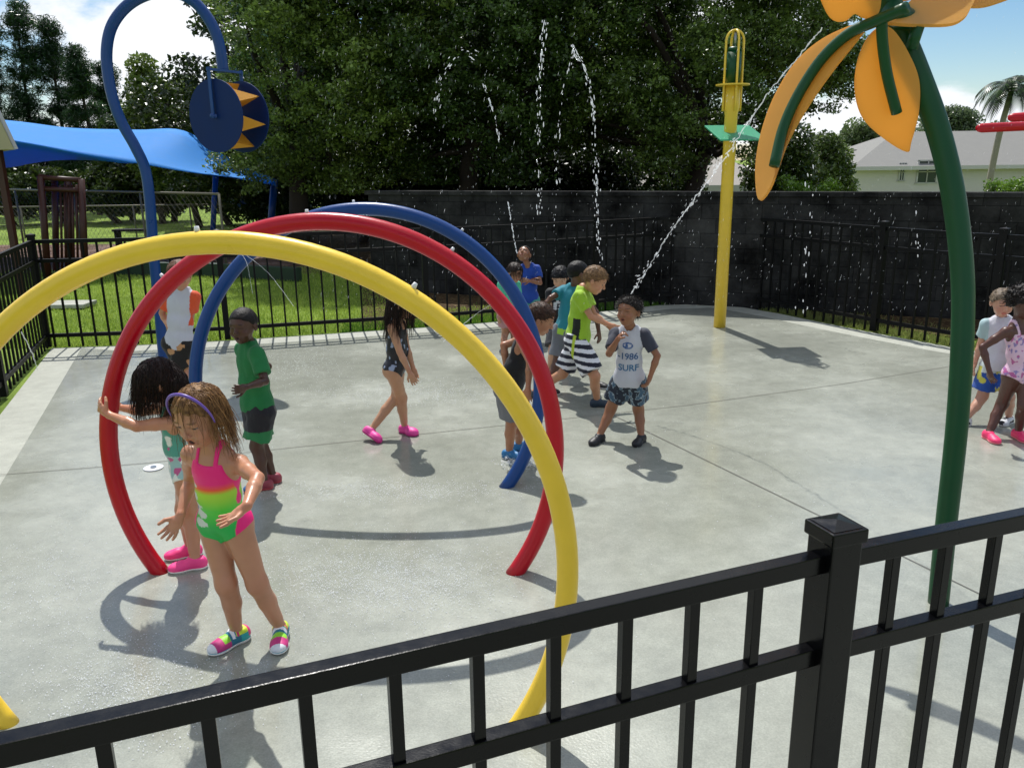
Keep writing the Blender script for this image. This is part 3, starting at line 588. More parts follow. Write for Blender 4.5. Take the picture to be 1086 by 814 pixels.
k10 = person('boy in a teal t-shirt and grey shorts walking away behind the lime shirt', 1.16, '#5c3c2a',
    dict(nb=(609, 304, 7.27), pe=(601, 349, 7.25), hd=(613, 290, True), elL=(584, 316, True), wrL=(573, 331, True), elR=(633, 332, False), wrR=(635, 352, True),
         knR=(626, 384, False), anR=(632, 404, .06), toR=(640, 410, .02), knL=(591, 385, True), anL=(580, 410, .06), toL=(588, 416, .02)),
    tf=140, hf=110, hp=-12, h=.0055, wear=[dict(t='shirt', col=lambda V, u, v, w, x: np.where((u < .02)[:, None], np.array(lin('#a4d040')), np.array(lin('#157e90'))), sleeve=.6, hem=.05, loose=.013), dict(t='shorts', col=wearc('#6c7078'), len=.75, loose=.013)],
    hair=dict(col='#080605', thick=.005, rough=.0015), shoes=dict(col=flatc('#15171b')))
def c_lime(V, u, v, w, x):
    e = (np.abs(v) > .082) & (u < .42) & (np.abs(w) < .032); return np.where(e[:, None], np.array(lin('#101512')), np.array(lin('#9ac42a')))
def c_stripe(V, u, v, w, x):
    z = ((x['pe'] - V) @ x['up']) / x['s'] + .06; k = np.mod(z, .062) < .03; c = np.where(k[:, None], np.array(lin('#e4e5ea')), np.array(lin('#15182c')))
    return np.where(((np.abs(v) > .096) & (np.abs(w + .0) < .012))[:, None], np.array(lin('#b9cf3a')), c)
k11 = person('boy in a lime green shirt and navy striped shorts reaching out his hand', 1.18, '#b98664',
    dict(nb=(618, 306, 6.85), pe=(613, 357, 6.85), hd=(631, 297, True), elR=(630, 341, True), wrR=(650, 346, True), elL=(632, 338, False), wrL=(648, 348, True),
         knR=(631, 399, True), anR=(633, 424, .06), toR=(642, 429, .02), knL=(597, 396, False), anL=(567, 415, .06), toL=(575, 422, .02), ),
    tf=72, hf=75, hp=-28, h=.005, wear=[dict(t='shirt', col=c_lime, sleeve=.62, hem=.05, loose=.014), dict(t='shorts', col=c_stripe, len=.86, loose=.02)],
    hair=dict(col='#4a3320', col2='#8a6a46', thick=.008, n=200, L=.03, r=.002, steps=3, out=.25, comb=(0, .5, -.1), stiff=.8, rough=.003), shoes=dict(col=flatc('#1d3040'), sole='#25303a'))
def c_raglan(V, u, v, w, x):
    j = x['j']; e = np.zeros(len(V), bool)
    for c in 'LR':
        a_ = j['sh' + c]; d_ = j['el' + c] - a_; t_ = np.clip((V - a_) @ d_ / (d_ @ d_), 0, 1); e |= (np.linalg.norm(V - a_ - t_[:, None] * d_, axis=1) < .054) & ((np.abs(v) > .075))
    col = np.where(e[:, None], np.array(lin('#363a48')), np.array(lin('#c6c8d0')))
    o = ((u - .70) / .065) ** 2 + ((v + .008) / .040) ** 2; o2 = ((u - .70) / .038) ** 2 + ((v + .008) / .033) ** 2
    m = (w > 0) & (o < 1) & (np.abs(u - .70) > .0); col = np.where((m & ((o2 > 1) | (vnoise(V, 60, 3) > .45)))[:, None], np.array(lin('#3a5f9a')), col); return col
def c_camo(V, u, v, w, x):
    n = vnoise(V, 42, 5) + .4 * (vnoise(V, 95, 6) - .5); c = np.where((n > .56)[:, None], np.array(lin('#8fa0ab')), np.array(lin('#1a2434'))); return np.where((n > .68)[:, None], np.array(lin('#3f5d74')), c)
k12 = person('boy in a white rash shirt with grey sleeves and blue lettering, mouth screwed up', 1.10, '#8f6144',
    dict(closed=True, nb=(668, 347, 5.78), pe=(667, 401, 5.80), hd=(667, 330, True), elR=(646, 375, True), wrR=(655, 360, True), elL=(697, 377, True), wrL=(689, 401, True),
         knR=(648, 433, True), anR=(636, 461, .06), toR=(626, 471, .02), knL=(677, 434, True), anL=(680, 462, .06), toL=(671, 474, .02)),
    tf=-12, hf=-38, hp=6, h=.0045, mouth=.006, wear=[dict(t='shirt', col=c_raglan, sleeve=.72, hem=.05, loose=.013, wr=.0045), dict(t='shorts', col=c_camo, len=.62, loose=.016)],
    hair=dict(col='#0e0b0a', col2='#2c2622', thick=.006, n=800, L=.034, r=.0016, steps=3, out=.6, comb=(0, .5, .0), stiff=.85, rough=.004, jit=.5, clear=.0), shoes=dict(col=flatc('#15171c'), sole='#1c1e24'),
    hands=dict(R=dict(d=(.45, -.3, .75), curl=1.5), L=dict(d=(-.3, -.2, -.9), curl=1.1)))
def c_wshirt(V, u, v, w, x): return np.where(((np.abs(v) > .092) & (u > .45))[:, None], np.array(lin('#a9c4c8')), np.array(lin('#cfd0da')))
def c_bshort(V, u, v, w, x):
    t = -(V - x['pe'])[:, 2] / x['s']; c = np.where((t > .07)[:, None], np.array(lin('#1f4fa4')), np.array(lin('#c9d3d2'))); return np.where(((vnoise(V, 20, 3) > .62) & (t > .02))[:, None], np.array(lin('#c8c451')), c)
k13 = person('boy in a white shirt and blue and yellow shorts behind the girl in pale pink', 1.08, '#c09078',
    dict(nb=(1062, 337, 6.14), pe=(1058, 385, 6.14), hd=(1063, 321, True), elR=(1040, 364, False), wrR=(1034, 385, True), elL=(1078, 364, True), wrL=(1076, 386, True),
         knR=(1042, 420, True), anR=(1024, 444, .06), toR=(1014, 450, .02), knL=(1070, 421, True), anL=(1070, 442, .06), toL=(1060, 451, .02)),
    tf=-18, hf=-12, hp=-12, h=.0055, wear=[dict(t='shirt', col=c_wshirt, sleeve=.6, hem=.05, loose=.012), dict(t='shorts', col=c_bshort, len=.75, loose=.018)],
    hair=dict(col='#3a2c22', col2='#8a7a66', thick=.009, n=160, L=.03, steps=3, out=.25, comb=(0, .5, -.1), stiff=.8, rough=.003), shoes=dict(col=lambda L: np.where((vnoise(L, 40, 2) > .5)[:, None], np.array(lin('#1b1b20')), np.array(lin('#c9ccd2'))), sole='#dcdcdc'))
def c_pinkdot(V, u, v, w, x):
    n = vnoise(V, 48, 8); c = np.tile(lin('#dcb9cf'), (len(V), 1)); c[n > .70] = lin('#b45a94'); c[(vnoise(V, 60, 3) > .76)] = lin('#8a7ab0'); return c
k14 = person('girl in a pale pink spotted swimsuit and bright pink shoes at the right edge', 1.14, '#55342a',
    dict(nb=(1080, 341, 5.76), pe=(1080, 393, 5.76), hd=(1086, 321, True), elR=(1042, 368, True), wrR=(1050, 396, True), elL=(1112, 372, True), wrL=(1108, 398, True),
         knR=(1063, 428, True), anR=(1049, 458, .06), toR=(1058, 469, .02), knL=(1086, 430, True), anL=(1080, 457, .06), toL=(1092, 470, .02)),
    tf=15, hf=35, hp=-15, h=.005, wear=[dict(t='swimsuit', col=c_pinkdot, neck=.08)],
    hair=dict(col='#0a0706', col2='#1c1310', thick=.022, rough=.010, n=200, L=.05, steps=4, jit=.6, grav=(0, 0, .2), r=.003), shoes=dict(col=flatc('#f03a70'), sole='#f08a90'))
# lettering on the rash shirt
def shirt_text(ctx, part, txt, u0, size, colr, v0=0.):
    cu = bpy.data.curves.new('lettering', 'FONT'); cu.body = txt; cu.size = size; cu.align_x = 'CENTER'; cu.offset = size * .018; cu.resolution_u = 3
    o = bpy.data.objects.new('tmp', cu); COL.objects.link(o); dg = bpy.context.evaluated_depsgraph_get(); me = bpy.data.meshes.new_from_object(o.evaluated_get(dg)); 
    bm = bmesh.new(); bm.from_mesh(me); bmesh.ops.triangulate(bm, faces=bm.faces[:]); bmesh.ops.subdivide_edges(bm, edges=[e for e in bm.edges if e.calc_length() > .012], cuts=1)
    bmesh.ops.triangulate(bm, faces=bm.faces[:])
    Vc, Qc = ctx['outs'][part + '_bvh']; bv = BVHTree.FromPolygons([Vector(v) for v in Vc], [tuple(map(int, q)) for q in Qc])
    pe, nb, up, fw, sd, s = (ctx[k] for k in ('pe', 'nb', 'up', 'fw', 'sd', 's')); vs = []
    for v in bm.verts:
        p = pe + (nb - pe) * u0 + up * v.co.y + sd * (v.co.x + v0) + fw * .3; hit = bv.ray_cast(Vector(p), Vector(-fw)); q = np.array(hit[0]) if hit[0] is not None else p - fw * .2; vs.append(q + fw * .0035)
    bm.verts.index_update(); fs = [[v.index for v in f.verts] for f in bm.faces]; bm.free(); COL.objects.unlink(o); bpy.data.objects.remove(o)
    mesh_obj('lettering', vs, fs, simple('ink', colr, .7), ctx['outs'][part])
shirt_text(k12, 'shirt', '-1986', .44, .064, '#3f5f86', -.006)
shirt_text(k12, 'shirt', 'SURF', .22, .066, '#3d6f96', -.0)
print('people done', round(time.time() - T0, 1))
# ------------------------------------------------------------------ ground
def poly_sheet(name, pts, z, mat, kind='structure'):
    bm = bmesh.new(); vs = [bm.verts.new((p[0], p[1], z)) for p in pts]; f = bm.faces.new(vs); bmesh.ops.triangulate(bm, faces=[f])
    me = bpy.data.meshes.new(name); bm.to_mesh(me); bm.free(); me.materials.append(mat); o = bpy.data.objects.new(name, me); COL.objects.link(o)
    if me.polygons[0].normal.z < 0: me.flip_normals()
    o['kind'] = kind; return o
def ground_mat(name, c1, c2, c3, s1=1.2, s2=30.):
    m, nt, b = newmat(name); tc = N(nt, 'ShaderNodeTexCoord'); L = nt.links.new; n1 = N(nt, 'ShaderNodeTexNoise', Scale=s1, Detail=6.); n2 = N(nt, 'ShaderNodeTexNoise', Scale=s2, Detail=6., Roughness=.75)
    L(tc.outputs['Object'], n1.inputs['Vector']); L(tc.outputs['Object'], n2.inputs['Vector']); a = N(nt, 'ShaderNodeMix', data_type='RGBA'); a.inputs[6].default_value = (*lin(c1), 1); a.inputs[7].default_value = (*lin(c2), 1)
    r = N(nt, 'ShaderNodeMapRange'); r.inputs[1].default_value = .38; r.inputs[2].default_value = .64; L(n1.outputs['Fac'], r.inputs[0]); L(r.outputs[0], a.inputs[0])
    c = N(nt, 'ShaderNodeMix', data_type='RGBA'); c.inputs[7].default_value = (*lin(c3), 1); r2 = N(nt, 'ShaderNodeMapRange'); r2.inputs[1].default_value = .5; r2.inputs[2].default_value = .66; L(n2.outputs['Fac'], r2.inputs[0])
    L(a.outputs[2], c.inputs[6]); L(r2.outputs[0], c.inputs[0]); L(c.outputs[2], b.inputs['Base Color']); b.inputs['Roughness'].default_value = .9; b.inputs['Specular IOR Level'].default_value = .1
    bp = N(nt, 'ShaderNodeBump', Strength=.8, Distance=.03); L(n2.outputs['Fac'], bp.inputs['Height']); L(bp.outputs['Normal'], b.inputs['Normal']); return m
M_LAWN = ground_mat('lawn', '#6a8034', '#869c46', '#4f642a'); M_MULCH = ground_mat('mulch', '#5a4538', '#8a7468', '#38291f', 2., 22.); M_LITTER = ground_mat('leaf_litter', '#33281c', '#4a3a28', '#7a6a4a', 1.5, 18.)
gx = np.concatenate([[-400, -150, -60], np.linspace(-30, 60, 46), [150, 400]]); gy = np.concatenate([[-60, -15], np.linspace(-5, 60, 40), [100, 200, 500]])
def gheight(x, y):
    t = np.clip((y - 20) / 16, 0, 1); q = np.clip((x + 4) / 6, 0, 1); return -.03 - 1.6 * t * t * (3 - 2 * t) * q * q * (3 - 2 * q)
gv = [(x, y, gheight(x, y)) for y in gy for x in gx]; nx_ = len(gx)
gf = [(j * nx_ + i, j * nx_ + i + 1, (j + 1) * nx_ + i + 1, (j + 1) * nx_ + i) for j in range(len(gy) - 1) for i in range(nx_ - 1)]
tag(mesh_obj('ground', gv, gf, M_LAWN, smooth=True), kind='structure')
back = [gz(*p) for p in [(55, 369), (140, 366), (240, 361), (360, 353), (480, 345), (560, 338), (640, 330), (700, 323.5), (754, 322), (789, 326), (829, 333), (876, 343), (935, 354.5), (1009, 368)]]
out = [(-1.6, -1.5), (-2.2, .2), (-2.9, 2.6), (-3.6, 4.7), (-4.33, 6.69)] + [(p[0], p[1]) for p in back] + [(5.3, 8.15), (6.6, 7.0), (7.6, 5.2), (8.0, 2.5), (8.0, -1.5)]
def inset(pts, d):
    P = np.array(pts, float); c = np.array([1.5, 4.]); o = []
    n = len(P)
    for i in range(n):
        t = nrm(P[(i + 1) % n] - P[i - 1]); o.append(P[i] + np.array([t[1], -t[0]]) * d)
    return o
poly_sheet('concrete_border', out, 0.0, M_APRON)
poly_sheet('concrete_pad', inset(out, .34), .004, M_PAD)
# slab thickness edge so the pad stands above the grass
mb = MB()
for a, b_ in zip(out, out[1:] + out[:1]): mb.add([(a[0], a[1], -.0), (b_[0], b_[1], -.0), (b_[0], b_[1], -.12), (a[0], a[1], -.12)], [(0, 1, 2, 3)])
tag(mb.build('concrete_edge', M_APRON), kind='structure')
M_JOINT = simple('joint', '#66645c', .9)
def strip(name, pts, w, z, mat):
    P = np.array(pts)[:, :2]; t = np.gradient(P, axis=0); t /= np.linalg.norm(t, axis=1)[:, None]; n = np.stack([-t[:, 1], t[:, 0]], 1) * w / 2
    v = [(*p, z) for p in P + n] + [(*p, z) for p in P - n]; k = len(P); return tag(mesh_obj(name, v, [(i + 1, i, k + i, k + i + 1) for i in range(k - 1)], mat), kind='structure')
strip('pavement_joint', [(-3.9, 5.2), (-2.6, 5.47), (-1.3, 5.86), (.12, 6.28), (1.49, 6.71), (3., 7.3), (4.45, 7.97)], .007, .008, M_JOINT)
strip('pavement_joint', [(.80, 6.5), (1.053, 5.987), (2.255, 3.495), (3.3, 1.3)], .007, .008, M_JOINT)
poly_sheet('mulch_bed', [(-13, 16.4), (-3.6, 15.6), (-2.4, 19.5), (-5, 21.6), (-14, 22)], -.02, M_MULCH)
poly_sheet('leaf_litter_bed', [(-1.9, 10.2), (1.2, 11.4), (3.0, 12.1), (4.2, 10.4), (5.2, 9.2), (12, 9.5), (14, 26), (-6.5, 24), (-2.8, 15.4), (-2.2, 12.2)], -.015, M_LITTER)
# grass blades
def grass(name, n, region, zf, hgt, cols, w=.006):
    P = region(n); n = len(P); z = zf(P); a = rng.uniform(0, 2 * math.pi, n); h = hgt * rng.uniform(.5, 1.2, n); lx, ly = rng.normal(size=n) * .35 * h, rng.normal(size=n) * .35 * h
    dx, dy = np.cos(a) * w, np.sin(a) * w; v = np.empty((n, 3, 3)); v[:, 0] = np.stack([P[:, 0] - dx, P[:, 1] - dy, z], 1); v[:, 1] = np.stack([P[:, 0] + dx, P[:, 1] + dy, z], 1); v[:, 2] = np.stack([P[:, 0] + lx, P[:, 1] + ly, z + h], 1)
    c = mixc(lin(cols[0]), lin(cols[1]), rng.random(n) * .6 + .4 * vnoise(np.column_stack([P, z]), 1.5, 4)); c = np.repeat(c, 3, 0)
    return tag(mesh_obj(name, v.reshape(-1, 3), np.arange(3 * n).reshape(n, 3), M_GRASS, col=c), kind='stuff')
def reg_left(n):
    y = 9.3 + 7.2 * rng.random(n) ** 1.5; x = rng.uniform(-10, -.2, n); e = np.interp(x, [q[0] for q in back[:7]], [q[1] for q in back[:7]]) + .12
    return np.column_stack([x, y])[(y > e) & ((x < -1.7) | (y < e + 1.2))]
g = grass('lawn_grass', 90000, reg_left, lambda P: np.full(len(P), -.03), .055, ('#6a8a2a', '#b9cc5c')); tag(g, 'short bright green grass growing behind the back fence', 'grass')
def reg_right(n):
    t = rng.random(n) * 5.99; i = t.astype(int); B = np.array([b[:2] for b in back[8:]] + [(5.9, 7.75)]); p = B[i] + (B[i + 1] - B[i]) * (t - i)[:, None]; return p + np.abs(rng.normal(size=(n, 1))) * np.array([[.22, .32]]) + .08
g = grass('grass_strip', 9000, reg_right, lambda P: np.full(len(P), -.03), .06, ('#5d6a2e', '#a0a862')); tag(g, 'thin pale grass strip along the right-hand fence foot', 'grass')
def reg_mid(n):
    t = rng.random(n) * 4.99; i = t.astype(int); B = np.array([b[:2] for b in back[3:9]]); p = B[i] + (B[i + 1] - B[i]) * (t - i)[:, None]; return p + np.abs(rng.normal(size=(n, 1))) * np.array([[-.05, .35]]) + np.array([0, .1])
g = grass('grass_strip', 12000, reg_mid, lambda P: np.full(len(P), -.03), .06, ('#3f6a1c', '#6f9a34')); tag(g, 'shaded green grass strip along the middle of the back fence', 'grass')
# ------------------------------------------------------------------ fences
def copy_to(o, parent, loc=None, rz=None):
    c = o.copy(); COL.objects.link(c); c.parent = parent
    if loc is not None: c.location = loc
    if rz is not None: c.rotation_euler[2] = rz
    return c
def fence(label, path, posts, top=1.22, mat=M_BLK2, spacing=.153, rails=(1.20, .985, .13), pk=.021, pw=.075, rail=(.036, .042), near=False, z0=0., ends=(True, True)):
    P = np.array([(p[0], p[1]) for p in path], float); org = V3(P[0][0], P[0][1], z0)
    root = empty('metal_fence', org, label, 'fence', 'black metal picket fences round the splash pad')
    seg = np.linalg.norm(np.diff(P, axis=0), axis=1); cum = np.concatenate([[0], np.cumsum(seg)])
    def pt(s): i = min(np.searchsorted(cum, s, 'right') - 1, len(seg) - 1); i = max(i, 0); return P[i] + (P[i + 1] - P[i]) * (s - cum[i]) / seg[i], math.atan2(*(P[i + 1] - P[i])[::-1])
    for i in range(len(seg)):
        a, b = P[i], P[i + 1]; d = (b - a) / seg[i]; ang = math.atan2(d[1], d[0]); X = V3(d[0], d[1], 0); Y = V3(-d[1], d[0], 0)
        for rz in rails:
            mb = MB(); mb.box(V3(*((a + b) / 2), rz), (seg[i] - .001, rail[0], rail[1]), (X, Y, UP), bevel=.003 if near else 0); mb.build('rail', mat, root)
    proto = None
    for s in (near or np.arange(spacing * .5, cum[-1] - .03, spacing)):
        p, a = pt(s)
        if min([abs(s - q) for q in posts] + [9]) > .07:
            if proto is None:
                mb = MB(); mb.box(V3(org[0], org[1], z0 + top / 2 - .02), (pk, pk, top - .026), bevel=.0015 if near else 0); proto = mb.build('picket', mat, root); o = proto
            else: o = copy_to(proto, root)
            o.location = (p[0] - org[0], p[1] - org[1], 0); o.rotation_euler[2] = a
    for q in posts:
        p, a = pt(q); X = V3(math.cos(a), math.sin(a), 0); Y = V3(-math.sin(a), math.cos(a), 0)
        mb = MB(); mb.box(V3(p[0], p[1], z0 + (top + .03) / 2), (pw, pw, top + .03), (X, Y, UP), bevel=.004 if near else 0); po = mb.build('post', mat, root)
        mb = MB(); mb.box(V3(p[0], p[1], z0 + top + .045), (pw + .014, pw + .014, .032), (X, Y, UP), bevel=.004 if near else 0)
        c = V3(p[0], p[1], z0 + top + .062); h = pw / 2 - .002; mb.add([c + X * h + Y * h, c - X * h + Y * h, c - X * h - Y * h, c + X * h - Y * h, c + V3(0, 0, .010)], [(0, 1, 4), (1, 2, 4), (2, 3, 4), (3, 0, 4)]); mb.build('cap', mat, po)
    return root
dL = V3(math.cos(R_(21.46)), math.sin(R_(21.46)), 0)[:2]; dR = V3(math.cos(R_(19.6)), math.sin(R_(19.6)), 0)[:2]; pc = np.array([.695, 1.637])
a0 = pc - dL * 2.6; b0 = pc + dR * 2.2
fence('glossy black picket fence in the foreground with one thick capped post', [a0, pc, b0], [2.6], near=[2.398 - .1553 * k for k in range(15)][::-1] + [2.770 + .153 * k for k in range(13)], mat=M_BLK, pw=.079, rails=(1.199, .972, .12), pk=.023)
fence('short black picket fence side at the left edge, running towards the camera', [(-5.35, 9.36), (-4.43, 6.65), (-3.7, 4.66)], [0., 2.2, 4.5], pw=.07)
bk = [(-5.35, 9.36)] + [(p[0] - .03, p[1] + .08) for p in back[1:9]]
fence('long black picket fence behind the hoops along the lawn', bk, [2.0, 4.4, 6.8], pw=.065)
rt = [(p[0] + .09, p[1] + .07) for p in back[8:]] + [(5.9, 7.75), (7.2, 6.6)]
fence('black picket fence on the right in front of the block wall', rt, [0.1, 2.50, 3.82, 5.6], pw=.075)
# ------------------------------------------------------------------ wall
m, nt, b = newmat('block_wall'); tc = N(nt, 'ShaderNodeTexCoord'); mp = N(nt, 'ShaderNodeMapping'); mp.inputs['Rotation'].default_value = (R_(90), 0, 0); L = nt.links.new
L(tc.outputs['Object'], mp.inputs[0]); br = N(nt, 'ShaderNodeTexBrick', Scale=1., **{}); br.inputs['Brick Width'].default_value = .4; br.inputs['Row Height'].default_value = .2; br.inputs['Mortar Size'].default_value = .006; br.inputs['Mortar Smooth'].default_value = .4
br.inputs['Color1'].default_value = (.018, .018, .018, 1); br.inputs['Color2'].default_value = (.024, .024, .023, 1); br.inputs['Mortar'].default_value = (.013, .013, .013, 1)
L(mp.outputs[0], br.inputs['Vector']); n1 = N(nt, 'ShaderNodeTexNoise', Scale=1.6, Detail=7., Roughness=.7); L(tc.outputs['Object'], n1.inputs[0]); r1 = N(nt, 'ShaderNodeMapRange'); r1.inputs[1].default_value = .35; r1.inputs[2].default_value = .7; r1.inputs[3].default_value = .3; r1.inputs[4].default_value = 2.6
L(n1.outputs['Fac'], r1.inputs[0]); mx = N(nt, 'ShaderNodeMix', data_type='RGBA', blend_type='MULTIPLY'); mx.inputs[0].default_value = 1.; L(br.outputs['Color'], mx.inputs[6]); L(r1.outputs[0], mx.inputs[7]); L(mx.outputs[2], b.inputs['Base Color'])
bp = N(nt, 'ShaderNodeBump', Strength=.6, Distance=.01); L(br.outputs['Fac'], bp.inputs['Height']); bp.invert = True; L(bp.outputs['Normal'], b.inputs['Normal']); b.inputs['Roughness'].default_value = .95; b.inputs['Specular IOR Level'].default_value = .05
M_WALL = m
w = empty('block_wall', (-2.2, 13.5, 0), 'dark weathered concrete block wall running behind the right-hand fence', 'wall')
WA, WB = V3(-2.2, 13.9, 0), V3(9.6, 9.45, 0); wd_ = nrm(WB - WA); wn_ = np.cross(UP, wd_); wl_ = np.linalg.norm(WB - WA); w.rotation_euler[2] = math.atan2(wd_[1], wd_[0])
for nm, sz, zc in (('wall_panel', (wl_, .2, 1.54), .73), ('coping', (wl_ + .1, .26, .06), 1.53)):
    mb = MB(); mb.box((-2.2 + wl_ / 2, 13.5, zc), sz, bevel=.006); mb.build(nm, M_WALL, w)
# ------------------------------------------------------------------ spray hoops
def hoop(label, x, y, zc, r, az, tilt, mat, tr=.05):
    root = empty('spray_hoop', (x, y, 0), label, 'water hoop', 'coloured spray hoops'); t0 = -math.asin((zc - .0) / r / math.cos(tilt)); vv = UP * math.cos(tilt) + V3(-math.sin(az), math.cos(az), 0) * math.sin(tilt)
    th = np.linspace(t0 - .02, math.pi - t0 + .02, 90); u = V3(math.cos(az), math.sin(az), 0)
    P = [V3(x, y, zc) + u * r * math.cos(t) + vv * r * math.sin(t) for t in th]; mb = MB(); mb.tube(P, tr, 28); mb.build('tube', mat, root, True)
    for t in (1.0, 1.62, 2.3):
        n = u * math.cos(t) + vv * math.sin(t); e = V3(x, y, zc) + n * (r + tr * .9); mb = MB(); mb.cyl(e, e + n * .02, .011, 10, .007); mb.build('nozzle', M_NOZ, root, True)
    return root
M_NOZ = simple('white_nozzle', '#d8dade', .4)
hoop('yellow spray hoop nearest the fence', -.967, 2.687, .637, 1.156, -.04, .048, M_YEL, .0385)
hoop('red spray hoop held by the dark-haired girl', -.912, 3.915, .645, 1.124, -.029, .09, M_RED, .043)
hoop('blue spray hoop farthest from the camera', -.932, 5.121, .652, 1.111, -.034, .177, M_BLU, .042)
# ------------------------------------------------------------------ blue bucket wheel on a bent pole
Yb = 8.45; M_NAVY = simple('navy_disc', (.001, .018, .10), .5, var=.15, spec=.2)
bw = empty('dumping_wheel', gz(174, 386), 'tall bent blue pole carrying a wheel of two blue discs with yellow wedges', 'water feature')
pp = [gz(174, 386)] + [at(x, y, Yb) for x, y in [(169, 330), (163, 270), (159, 215), (154, 180), (143, 155), (128, 128), (118, 98), (113, 62), (117, 32), (131, 10), (152, -4), (178, -9), (203, 0), (221, 20), (232, 45), (237, 77)]]
mb = MB(); mb.tube(spline(pp, 8), .052, 24); mb.build('pole', M_BLU, bw, True)
c1 = at(229, 123, 8.15); c2 = at(257, 124, 8.46); axd = nrm((c2 - c1) * V3(1, 1, 0)); c2[2] = c1[2]; rd = .33; sdw = nrm(np.cross(UP, axd))
for c in (c1, c2):
    mb = MB(); mb.cyl(c - axd * .006, c + axd * .006, rd, 56); autosmooth(mb.build('disc', M_NAVY, bw))
mb = MB(); mb.cyl(c1 - axd * .06, c2 + axd * .06, .02, 16); mb.build('axle', M_BLU, bw, True)
tp = pp[-1]; mb = MB(); cm = (c1 + c2) / 2; topz = tp[2]
mb.box((cm[0], cm[1], topz), (np.linalg.norm(c2 - c1) + .10, .03, .022), (axd, sdw, UP))
for c in (c1 - axd * .035, c2 + axd * .035): mb.box((c[0], c[1], (topz + c[2]) / 2), (.010, .035, topz - c[2] + .04), (axd, sdw, UP))
mb.build('bracket', M_BLU, bw)
M_WEDGE = simple('yellow_wedge', '#d99a2a', .45, trans=.2)
for k in range(7):
    a = k * math.pi * 2 / 7 + .45; a2 = a + .5; R1 = rd * .92
    q = lambda c, ang, r: c + (sdw * math.cos(ang) + UP * math.sin(ang)) * r
    A, B_, C_, D_ = q(c1 + axd * .008, a, R1), q(c1 + axd * .008, a2, R1), q(c2 - axd * .008, (a + a2) / 2, R1 * .98), q((c1 + c2) / 2, (a + a2) / 2, .06)
    n_ = nrm(np.cross(B_ - A, C_ - A)) * .006; mb = MB(); mb.add([A, B_, C_, D_, A + n_, B_ + n_, C_ + n_], [(0, 1, 2), (0, 3, 1), (1, 3, 2), (0, 2, 3), (4, 6, 5), (0, 4, 5, 1), (1, 5, 6, 2), (2, 6, 4, 0)]); mb.build('wedge', M_WEDGE, bw)
# ------------------------------------------------------------------ yellow post
yb = gz(763, 347); X0, Y0 = yb[0], yb[1]; yp = empty('spray_post', yb, 'tall yellow post with a pale green plate and a caged dark green cylinder on top', 'water feature')
def zy(py): return at(772, py, Y0)[2]
mb = MB(); mb.tube([(X0, Y0, 0), (X0, Y0, zy(122)), (X0, Y0, zy(114)), (X0, Y0, zy(90))], [.072, .072, .088, .088], 28); mb.build('pole', M_YEL2, yp, True)
mb = MB(); mb.cyl((X0, Y0, zy(90)), (X0, Y0, zy(54)), .080, 28); mb.cyl((X0, Y0, zy(54)), (X0, Y0, zy(50)), .086, 28, .06); mb.build('cylinder', M_GRN, yp, True)
mb = MB(); zb, zt = zy(118), zy(34)
for an in (0, math.pi / 2):
    u = V3(math.cos(an + .15), math.sin(an + .15), 0); c = V3(X0, Y0, 0); W = .105
    pts = [c + u * W + UP * z for z in np.linspace(zb, zt - .1, 8)] + [c + u * W * math.cos(t) + UP * (zt - .1 + .12 * math.sin(t)) for t in np.linspace(.2, math.pi - .2, 12)] + [c - u * W + UP * z for z in np.linspace(zt - .1, zb, 8)]
    mb.tube(pts, .013, 10)
mb.build('cage', M_YEL2, yp, True)
mb = MB(); mb.cyl((X0, Y0, zy(91)), (X0, Y0, zy(89.5)), .19, 32); autosmooth(mb.build('ring_plate', M_YEL2, yp))
mb = MB(); mb.cyl((X0, Y0, zy(50)), (X0, Y0, zt - .0), .012, 12); mb.build('feed_pipe', M_STEEL, yp, True)
M_TEAL = simple('pale_green_plate', '#55b890', .35, trans=.4)
mb = MB(); mb.box((X0 + .05, Y0 - .02, zy(141)), (.54, .60, .018), (nrm(V3(1, .1, .0)), nrm(V3(-.1, 1, .30)), nrm(np.cross(nrm(V3(1, .1, .0)), nrm(V3(-.1, 1, .30))))), bevel=.004); mb.build('plate', M_TEAL, yp)
mb = MB(); mb.box((X0 - .06, Y0 - .08, zy(147)), (.10, .06, .05)); mb.build('plate_bracket', M_YEL2, yp)
